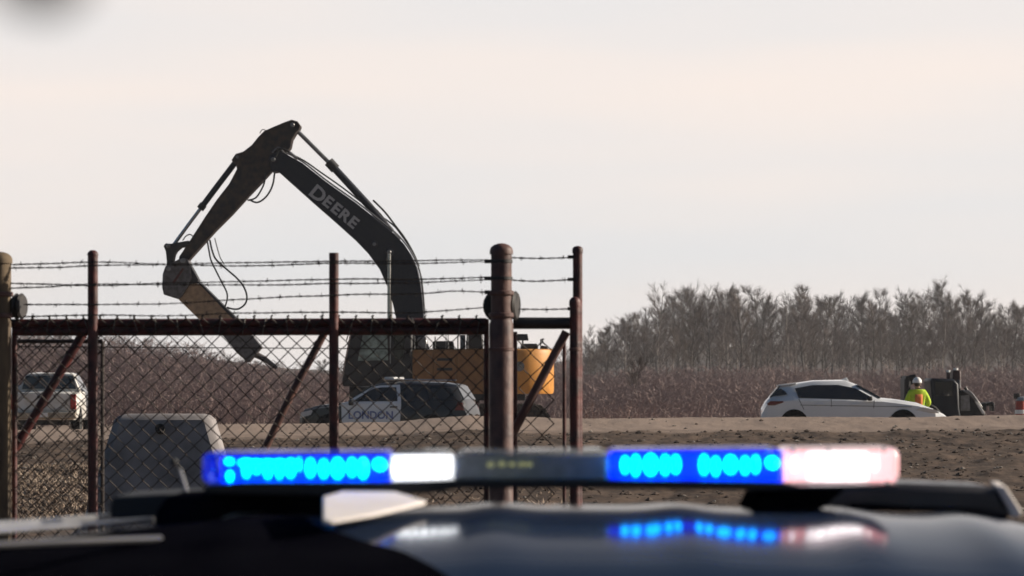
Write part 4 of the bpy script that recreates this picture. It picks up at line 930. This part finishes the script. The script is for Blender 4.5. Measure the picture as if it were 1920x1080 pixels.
# ------------------------------------------------------------------ trees
def branchy(seed, H=12.0, spread=1.0, start=.28, dens=1.0, pale=False):
    rnd = random.Random(seed); trunk = MB(); crown = MB()
    lean = Vector((rnd.uniform(-.04, .04), rnd.uniform(-.04, .04), 0)); pts = []; nn_ = 10
    for i in range(nn_ + 1):
        t = i / nn_; pts.append(Vector((lean.x * t * H + .3 * math.sin(t * 5 + seed), lean.y * t * H + .3 * math.cos(t * 4 + seed), -.3 + t * (H + .3))))
    rad = [.17 * (1 - .88 * i / nn_) + .012 for i in range(nn_ + 1)]
    trunk.tube(pts, rad, 6)
    def at(t): f = t * nn_; i = min(int(f), nn_ - 1); return pts[i].lerp(pts[i + 1], f - i)
    npr = int(28 * dens)
    for i in range(npr):
        t = start + (.97 - start) * (i + rnd.random()) / npr
        az = rnd.uniform(0, 6.283); up = rnd.uniform(.5, 1.2); Ln = ((1 - t) * .36 + .08) * H * rnd.uniform(.5, 1.15) * spread
        a = at(t); dv = Vector((math.cos(az) * math.cos(up), math.sin(az) * math.cos(up), math.sin(up)))
        mid = a + dv * Ln * .55 + Vector((rnd.uniform(-.1, .1), rnd.uniform(-.1, .1), 0)) * Ln; end = a + dv * Ln + Vector((rnd.uniform(-.15, .15) * Ln, rnd.uniform(-.15, .15) * Ln, Ln * rnd.uniform(0, .2)))
        r0 = .02 + .055 * (1 - t)
        (trunk if i < npr * .4 else crown).tube([a, mid, end], [r0, r0 * .6, .012], 4, cap=False)
        for j in range(7):
            s = rnd.uniform(.2, 1.0); q = a.lerp(mid, s / .55) if s < .55 else mid.lerp(end, (s - .55) / .45)
            az2 = az + rnd.uniform(-1.3, 1.3); up2 = rnd.uniform(.5, 1.35); L2 = Ln * rnd.uniform(.22, .5)
            d2 = Vector((math.cos(az2) * math.cos(up2), math.sin(az2) * math.cos(up2), math.sin(up2))); e2 = q + d2 * L2
            crown.tube([q, e2], [.02, .010], 3, cap=False)
            for k_ in range(8):
                w_ = q.lerp(e2, rnd.uniform(.25, 1)); az3 = az2 + rnd.uniform(-1.2, 1.2); up3 = rnd.uniform(.3, 1.4); L3 = rnd.uniform(.4, 1.0)
                crown.tube([w_, w_ + Vector((math.cos(az3) * math.cos(up3), math.sin(az3) * math.cos(up3), math.sin(up3))) * L3], [.011, .006], 3, cap=False)
    return trunk, crown
PROTO = []
for i in range(9):
    t_, c_ = branchy(40 + i, 12, random.uniform(.75, 1.35), random.uniform(.14, .40), random.uniform(.85, 1.25))
    o = bpy.data.objects.new('bare_tree', None); COL.objects.link(o); o.empty_display_size = .3
    t_.build('trunk', 'bark_sunlit' if i in (1, 4, 7) else 'bark_dark', o, smooth=60, fix=False)
    c_.build('crown', 'twig_olive' if i % 3 == 0 else 'twig', o, smooth=0, fix=False)
    PROTO.append(o)
used = set()
TOPX = [-200, 0, 150, 270, 330, 400, 480, 560, 640, 760, 900, 990, 1060, 1100, 1140, 1180, 1250, 1320, 1400, 1440, 1480, 1530, 1600, 1650, 1700, 1740, 1820, 1850, 1900, 1960, 2200]
TOPY = [612, 614, 618, 626, 640, 652, 668, 690, 694, 690, 668, 650, 645, 628, 610, 590, 558, 548, 548, 570, 562, 546, 560, 566, 566, 550, 546, 570, 572, 568, 568]
def plant(px, d, k, hf):
    i = k % len(PROTO); src = PROTO[i]
    o = src if i not in used else copy_tree(src); used.add(i)
    x = (px - 960) * d / FPX; z = .3 if d < 430 else 1.0
    Ht = (HOR - interp(px, TOPX, TOPY)) * d / FPX + HC - z
    Ht = max(3.5, Ht) * hf; s = Ht / 12.0
    o.location = (x, d, z - .3); wd = max(s, .62) * random.uniform(.85, 1.15) * (1.0 if s > .5 else .8); o.scale = (wd, wd, s); o.rotation_euler = (0, 0, random.uniform(0, 6.28))
    pale = i in (1, 4, 7)
    for lim, where in ((0, 'above the left edge post'), (90, 'above the pickup cab'), (175, 'between the pickup and the rusty upright'), (260, 'above the concrete block'), (350, 'under the breaker bracket'), (440, 'under the breaker housing'), (520, 'by the breaker chisel'), (620, 'by the galvanised gate brace'), (740, 'behind the excavator cab'), (860, 'behind the engine housing'), (960, 'behind the thickest post'), (1050, 'behind the counterweight'), (1094, 'behind the two end posts'),
                       (1130, 'just right of the end posts'), (1170, 'left above the field sapling'), (1215, 'directly above the field sapling'), (1260, 'right above the field sapling'), (1310, 'at the crest of the wood'), (1350, 'above the second sapling'), (1400, 'between the second sapling and the hatchback'), (1445, 'just left of the hatchback tail'), (1490, 'above the hatchback tail'), (1535, 'above the hatchback rear window'), (1580, 'above the hatchback roof'), (1625, 'above the hatchback windscreen'),
                       (1670, 'above the hatchback bonnet'), (1710, 'left above the hi-vis worker'), (1745, 'above the hi-vis worker'), (1785, 'above the tractor cab'), (1825, 'above the maroon stacks'), (1870, 'above the tractor nose'), (1900, 'between the tractor and the drum'), (1935, 'above the striped drum'), (9999, 'beyond the striped drum')):
        if px < lim: break
    rowname = 'front row' if d < 343 else 'middle row' if d < 392 else 'back row'
    tag(o, ('tall ' if hf > .97 else 'mid height ' if hf > .80 else 'short ') + ('pale' if pale else 'dark') + ' trunked bare ' + rowname + ' tree ' + where, 'tree', 'bare trees of the far wood')
k = 0
for row, (d0, d1, stepx) in enumerate(((395, 440, 14), (345, 390, 19), (300, 340, 30))):
    px = 1098 + row * 7
    while px < 2010:
        plant(px + random.uniform(-6, 6), random.uniform(d0, d1), random.randrange(900) if k > 30 else k, random.choice((1.02, .97, .93, .86, 1.06)) * random.uniform(.95, 1.03) if row == 0 else random.uniform(.55, 1.0)); k += 1
        px += stepx * random.uniform(.75, 1.25)
px = -40
while px < 1090:
    plant(px, random.uniform(360, 420), random.randrange(900), random.uniform(.86, 1.05)); px += random.uniform(24, 44)
# two small trees on the field in front of the wood
for px, top, base_, kk in ((1194, 690, 778, 2), (1326, 748, 778, 5)):
    o = copy_tree(PROTO[kk]); d = 150; x = (px - 960) * d / FPX; z = HC - (base_ + 10 - 700) * d / FPX
    s = ((base_ + 10 - top) * d / FPX) / 12; o.location = (x, d, max(z, .2)); o.scale = (s * 1.6, s * 1.6, s); o.rotation_euler = (0, 0, 1.0 * kk)
    tag(o, 'small dark sapling on the field ' + ('left of the white hatchback' if kk == 2 else 'close behind the white hatchback'), 'tree', 'saplings on the field')

# undergrowth: thin upright stems, far too many to count
def brush(name, n_, mt, pxr, dr_, hfun, label, seed):
    rnd = random.Random(seed); m = MB()
    for i in range(n_):
        px = rnd.uniform(*pxr); d = dr_[0] * (dr_[1] / dr_[0]) ** rnd.random(); x = (px - 960) * d / FPX; z = ground_z(x, d, False) - .1
        Hh = max(.35, hfun(px, d) - z) * rnd.uniform(.3, 1.05) * (1 - .55 * (1 - (d - dr_[0]) / (dr_[1] - dr_[0])) ** 2); a = Vector((x, d, z)); ln = rnd.uniform(-.5, .5); e = a + Vector((ln * Hh, rnd.uniform(-.2, .2) * Hh, Hh))
        m.tube([a, a.lerp(e, .5) + Vector((rnd.uniform(-.1, .1), 0, 0)), e], [.00017 * d, .00011 * d, .00006 * d], 3, cap=False)
        for j in range(6):
            s = rnd.uniform(.25, 1); q = a.lerp(e, s); m.tube([q, q + Vector((rnd.uniform(-.9, .9), rnd.uniform(-.4, .4), rnd.uniform(.05, .7))) * Hh * .34], [.00008 * d, .00004 * d], 3, cap=False)
    o = m.build(name, mt, smooth=0, fix=False); return tag(o, label, 'undergrowth', None, 'stuff')
brush('undergrowth', 9000, 'brush_twig', (1090, 2100), (96, 290), lambda px, d: HC + (HOR - interp(px, [1090, 1200, 1440, 1600, 1800, 2100], [700, 688, 686, 692, 686, 690])) * d / FPX, 'reddish brown undergrowth along the foot of the right wood', 3)
brush('undergrowth', 9000, 'brush_brown', (-150, 620), (106, 300), lambda px, d: HC + (HOR - interp(px, [-150, 160, 280, 360, 460, 560, 620], [622, 626, 636, 652, 676, 694, 700])) * d / FPX, 'grey brown undergrowth massed behind the left of the gate', 4)
brush('undergrowth', 3000, 'brush_brown', (620, 1090), (106, 300), lambda px, d: HC + (HOR - interp(px, [620, 800, 1000, 1090], [700, 700, 680, 676])) * d / FPX, 'thin grey brown undergrowth behind the excavator', 5)

# clods, stones and dry grass on the bank
rnd = random.Random(9); m = MB(); st = MB()
def lump(mb, c, r_, rnd):
    vs = []
    for v in ((0, 0, 1), (1, 0, 0), (0, 1, 0), (-1, 0, 0), (0, -1, 0), (0, 0, -1), (.7, .7, .2), (-.7, .7, .1), (-.7, -.7, .2), (.7, -.7, .1)):
        q = rnd.uniform(.7, 1.2) * r_; vs.append((c[0] + v[0] * q * 1.2, c[1] + v[1] * q, c[2] + v[2] * q * .75))
    mb.add(vs, [(0, 1, 6), (0, 6, 2), (0, 2, 7), (0, 7, 3), (0, 3, 8), (0, 8, 4), (0, 4, 9), (0, 9, 1), (5, 6, 1), (5, 2, 6), (5, 7, 2), (5, 3, 7), (5, 8, 3), (5, 4, 8), (5, 9, 4), (5, 1, 9)])
for i in range(4200):
    y = rnd.uniform(46, 66.2); x = rnd.uniform(-12, 13); r_ = .012 + .05 * rnd.random() ** 3
    lump(m, (x, y, ground_z(x, y) + r_ * .2), r_, rnd)
for i in range(26):
    y = rnd.uniform(67.5, 72); x = rnd.uniform(-12, 13); r_ = rnd.uniform(.02, .06); lump(m, (x, y, ground_z(x, y) + r_ * .2), r_, rnd)
for i in range(500):
    y = rnd.uniform(46, 70); x = rnd.uniform(-12, 13); r_ = rnd.uniform(.012, .045); lump(st, (x, y, ground_z(x, y) + r_ * .3), r_, rnd)
tag(m.build('soil_clods', 'soil_clod', smooth=0, fix=False), 'dark clods of turned soil scattered down the bank', 'soil', None, 'stuff')
tag(st.build('pale_stones', 'stone_pale', smooth=0, fix=False), 'small pale stones scattered over the bank', 'stones', None, 'stuff')
m = MB()
for i in range(5200):
    y = rnd.uniform(44, 58); px = rnd.uniform(-120, 190) if i < 4200 else rnd.uniform(190, 1080); x = (px - 960) * y / FPX; z = ground_z(x, y)
    for k_ in range(3):
        hgt = rnd.uniform(.015, .085); a = rnd.uniform(0, 6.28); v = Vector((math.cos(a), math.sin(a), 0)) * .022; e = Vector((rnd.uniform(-.1, .1), rnd.uniform(-.1, .1), hgt))
        c = Vector((x + rnd.uniform(-.05, .05), y + rnd.uniform(-.05, .05), z - .01)); m.add([c - v, c + v, c + e], [(0, 1, 2)])
tag(m.build('dry_grass', 'dry_grass', smooth=0, fix=False), 'pale dry grass and leaf litter low behind the left mesh', 'grass', None, 'stuff')

# thin winter haze over the whole site
hz = MB(); hz.box((0, 420, 8), (900, 900, 34)); hzo = hz.build('haze', 'haze_air' if 'haze_air' in MATS else haze_mat(), smooth=0)
tag(hzo, 'thin pale haze over the whole site', None, None, 'stuff')
